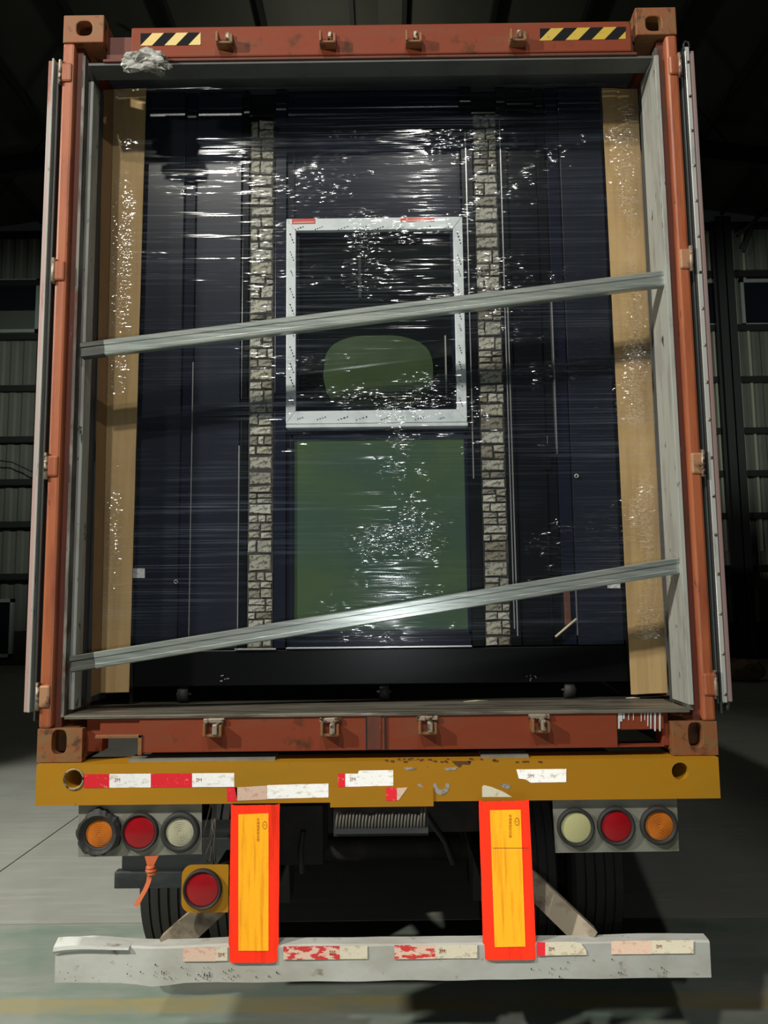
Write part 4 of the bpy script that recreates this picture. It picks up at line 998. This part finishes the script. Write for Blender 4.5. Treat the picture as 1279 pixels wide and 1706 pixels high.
# door handle, rings, stickers, stick
hx, hz = FX(905), FZ(750)
hpl = MB().bbox(hx - 0.018, hx + 0.018, YF - 0.012, YF + 0.005, hz - 0.09, hz + 0.03, 0.004).build('handle_plate', M['black_leaf'], fa)
MB().tube([(hx + 0.012, YF - 0.012, hz), (hx + 0.012, YF - 0.045, hz), (hx - 0.01, YF - 0.050, hz - 0.002), (hx - 0.045, YF - 0.048, hz + 0.003)], [0.010, 0.010, 0.009, 0.007], 10).build('lever', M['base_black'], hpl)
MB().box(hx + 0.004, hx + 0.006, YF - 0.014, YF - 0.012, hz + 0.005, hz + 0.05).build('plate_edge', M['trim_line'], hpl)
for px, py in ((304, 320), (293, 969), (960, 793)):
    c = P(px, py, YF - 0.004)
    MB().lathe([(0.008, 0.0085), (-0.004, 0.0085), (-0.005, 0.0075), (-0.005, 0.0055), (0.008, 0.005)], c, 'y', 18).build('eyelet', M['ring_steel'], fa)
for px0, px1, py0, py1 in ((220, 241, 947, 963), (1012, 1033, 964, 980)):
    MB().quadslab([P(px0, py1, YF - 0.004), P(px1, py1, YF - 0.004), P(px1, py0, YF - 0.004), P(px0, py0, YF - 0.004)], 0.006).build('white_sticker', M['white_label'], fa)
MB().tube([P(925, 1061, YF - 0.012), P(960, 1031, YF - 0.012)], 0.005, 6).build('diagonal_strip', M['stick'], fa)
slab('dark_red_bar', 926, 936, 985, 1045, M['rustred'], 0.004, 0.01)
# base channel and feet
bb0, bb1 = FZ(1140), FZ(1080)
bc = MB().bbox(FX(222, 1110), FX(1046, 1110), YF - 0.004, YF + 0.14, bb0, bb1, 0.004).build('base_channel', M['base_black'], fa)
for px in (376, 885):
    c = P(px, 1130, YF - 0.004)
    for q in range(7):
        a = Vector((c.x + random.uniform(-0.02, 0.02), YF - 0.006, c.z + random.uniform(-0.012, 0.012)))
        MB().lathe([(0.004, 0.003), (-0.001, 0.0025), (-0.002, 0.0004)], a, 'y', 8).build('screw_head', M['ring_steel'], bc)
fl_ = Z(0.163)
for px in (305, 640, 948):
    c = P(px, 1150, YF + 0.02)
    MB().lathe([(-0.02, 0.002), (-0.02, (bb0 - fl_) / 2), (0.02, (bb0 - fl_) / 2), (0.02, 0.002)], (c.x, YF + 0.03, (bb0 + fl_ - 0.003) / 2), 'x', 20).build('roller', M['rubber'], fa)
    MB().tube([(c.x - 0.03, YF + 0.03, (bb0 + fl_) / 2), (c.x + 0.03, YF + 0.03, (bb0 + fl_) / 2)], 0.006, 8).build('roller_axle', M['fender'], fa)

# cardboard edge boards
YC = 0.272
def card(pts, label, bulge):
    a, b, c, d = [P(x, y, YC) for x, y in pts]          # BL BR TR TL
    rows, cols = 24, 6; v = []
    for i in range(rows + 1):
        for j in range(cols + 1):
            p = a.lerp(b, j / cols).lerp(d.lerp(c, j / cols), i / rows)
            v.append(p + Vector((0, 0.003 * noise.noise(Vector((j * 0.5, i * 0.6, bulge))) - 0.002, 0)))
    n = cols + 1
    o = MB().add(v, [(i * n + j, i * n + j + 1, (i + 1) * n + j + 1, (i + 1) * n + j) for i in range(rows) for j in range(cols)]).build('cardboard_sheet', M['card'])
    s = o.modifiers.new('thick', 'SOLIDIFY'); s.thickness = 0.006; s.offset = 1
    return tag(o, label, 'cardboard', 'cardboard edge boards')
cl = card([(168, 1154), (215, 1153), (243.5, 147), (190, 149)], 'tall cardboard sheet with a folded flap, beside the left stone strip', 1.0)
cr_ = card([(1051, 1157), (1112, 1154), (1061, 149), (1002, 147)], 'tall cardboard sheet standing against the right container jamb', 9.0)
a, d = P(168, 1154, YC), P(190, 149, YC)
fa2 = P(151, 1161, YC - 0.03); fd2 = P(172, 150, YC - 0.03)
MB().quadslab([fa2, a, d, fd2], 0.006).build('folded_flap', M['card_side'], cl)

# stretch film wound round the load
YS = 0.236
ta, tb, tc_, td = P(168, 1072, YS), P(1112, 1066, YS), P(1060, 141, YS), P(188, 143, YS)
cols, rows = 70, 420; v = []
for i in range(rows + 1):
    t = i / rows
    l = ta.lerp(td, t); r = tb.lerp(tc_, t)
    for j in range(cols + 1):
        u = j / cols; p = l.lerp(r, u)
        x, z = p.x, p.z
        rip = 0.0016 * noise.noise(Vector((x * 1.4, z * 22, 1.0))) + 0.0010 * noise.noise(Vector((x * 5, z * 60 + x * 4, 4.0)))
        sag = 0.004 * noise.noise(Vector((x * 2.2, z * 1.5, 8.0)))
        edge = 0.0
        if u < 0.02: edge = 0.006 * (1 - u / 0.02) ** 2
        if u > 0.98: edge = 0.006 * ((u - 0.98) / 0.02) ** 2
        jag = 0.0
        if i == rows: jag = 0.012 * noise.noise(Vector((x * 12, 3, 3)))
        if i == 0: jag = 0.02 * noise.noise(Vector((x * 6, 9, 3)))
        v.append((x, p.y + rip + sag + edge - 0.006, z + jag))
n = cols + 1
film = MB().add(v, [(i * n + j, i * n + j + 1, (i + 1) * n + j + 1, (i + 1) * n + j) for i in range(rows) for j in range(cols)], True).build('stretch_film', M['film'])
tag(film, 'clear wrinkled stretch film wound around the house panel and cardboard', 'plastic film')

# galvanised channel bars
def bar(p0, p1, w, Y0, label, lend, rend):
    a, b = P(p0[0], p0[1], Y0), P(p1[0], p1[1], Y0)
    d = (b - a).normalized(); n_ = Vector((0, -1, 0)); up = d.cross(n_).normalized()
    if up.z < 0: up = -up
    h = w / 2; dp = 0.032
    pf = [(-h, dp), (-h, 0.004), (-h + 0.004, 0), (-h * 0.5, 0), (-h * 0.42, 0.004), (h * 0.30, 0.004), (h * 0.38, 0), (h - 0.004, 0), (h, 0.004), (h, dp), (h - 0.003, dp), (h - 0.003, 0.008), (-h + 0.003, 0.008), (-h + 0.003, dp)]
    root = thing('steel_bar', a, label, 'steel bar', 'galvanised bars across the load')
    def seg(t0, t1, name, m, sc=1.0):
        q0, q1 = a.lerp(b, t0), a.lerp(b, t1); k = len(pf)
        vs_ = [q + up * (u_ * sc) - n_ * (y_ - (0.001 if sc > 1 else 0)) for q in (q0, q1) for u_, y_ in pf]
        MB().add(vs_, [(i, (i + 1) % k, k + (i + 1) % k, k + i) for i in range(k)] + [list(range(k)), list(range(k, 2 * k))]).build(name, m, root)
    seg(lend, rend, 'channel', M['galv'])
    seg(0.0, lend, 'end_section', M['galv_dull'])
    seg(rend, 1.0, 'end_section', M['galv'])
    return root
bar((134, 583), (1109, 462), 0.060, 0.028, 'upper galvanised steel bar slanting across the white window', 0.040, 0.978)
bar((116, 1107), (1132, 942), 0.060, 0.028, 'lower galvanised steel bar slanting across the green pane', 0.040, 0.980)

# crumpled plastic stuck under the header
bm = bmesh.new(); bmesh.ops.create_icosphere(bm, subdivisions=4, radius=1.0)
c = P(249, 104, 0.0)
for v in bm.verts:
    p = v.co.copy(); k = 1 + 0.45 * noise.noise(p * 1.8) + 0.28 * abs(noise.noise(p * 4.5)) + 0.12 * noise.noise(p * 9)
    q = Vector((p.x * 0.088 * k, p.y * 0.034 * k, p.z * 0.040 * k))
    q.z -= 0.35 * q.x if q.x > 0 else -0.12 * q.x
    v.co = q + Vector((c.x, -0.012, c.z))
me = bpy.data.meshes.new('plastic_wad'); bm.to_mesh(me); bm.free(); me.materials.append(M['plastic_wad'])
tag(link('plastic_wad', me), 'crumpled grey plastic sheet stuck below the left hazard sticker', 'plastic scrap')

# orange ribbon knotted under the lamp panel
root = thing('orange_ribbon', P(250, 1428, -0.01), 'orange plastic ribbon knotted below the left lamp panel', 'ribbon')
Yo = -0.014
MB().quadslab([P(246, 1446, Yo), P(254, 1446, Yo), P(264, 1426, Yo), P(241, 1427, Yo)], 0.004).build('ribbon_loop', M['orange_plastic'], root)
for q in range(3):
    cc = P(251 + q * 0.8, 1445 + q * 5, Yo - 0.002)
    MB().lathe([(-0.006, 0.006), (-0.004, 0.016 + 0.003 * (q == 1)), (0.004, 0.017 + 0.003 * (q == 1)), (0.006, 0.006)], cc, 'z', 14).build('knot_turn', M['orange_plastic'], root)
tl = [(250, 1456, 9), (247, 1470, 7), (242, 1482, 7), (234, 1496, 7), (226, 1510, 8)]
L_ = [P(x - w / 2, y - 1, Yo - 0.004 * i) for i, (x, y, w) in enumerate(tl)]; R2 = [P(x + w / 2, y + 1, Yo - 0.004 * i - 0.004) for i, (x, y, w) in enumerate(tl)]
mb = MB()
for i in range(4): mb.quadslab([L_[i + 1], R2[i + 1], R2[i], L_[i]], 0.003)
mb.build('ribbon_tail', M['orange_plastic'], root)

# splinters on the container threshold
for (x0, y0, x1, y1), lab in (((772, 1169, 812, 1167), 'pale wood splinter on the threshold near the middle'), ((1042, 1163, 1066, 1163), 'pale wood splinter on the threshold beside the right cardboard')):
    a, b = G(x0, y0, Z(0.163) + 0.003), G(x1, y1, Z(0.163) + 0.003)
    tag(MB().tube([a, a.lerp(b, 0.5) + Vector((0, 0.002, 0.0005)), b], [0.001, 0.0035, 0.001], 6).build('wood_splinter', M['stick']), lab, 'splinter')
# pale sack on the dark floor far right
g = G(1243, 1134)
bm = bmesh.new(); bmesh.ops.create_icosphere(bm, subdivisions=3, radius=1.0)
for v in bm.verts:
    p = v.co.copy(); k = 1 + 0.25 * noise.noise(p * 2) + 0.08 * noise.noise(p * 6)
    v.co = Vector((p.x * 0.42 * k, p.y * 0.3 * k, max(p.z, -0.75) * 0.26 * k + 0.20)) + g
me = bpy.data.meshes.new('filled_sack'); bm.to_mesh(me); bm.free(); me.materials.append(M['sack'])
tag(link('filled_sack', me), 'pale yellow sack lying on the dark floor beyond the right door', 'sack')
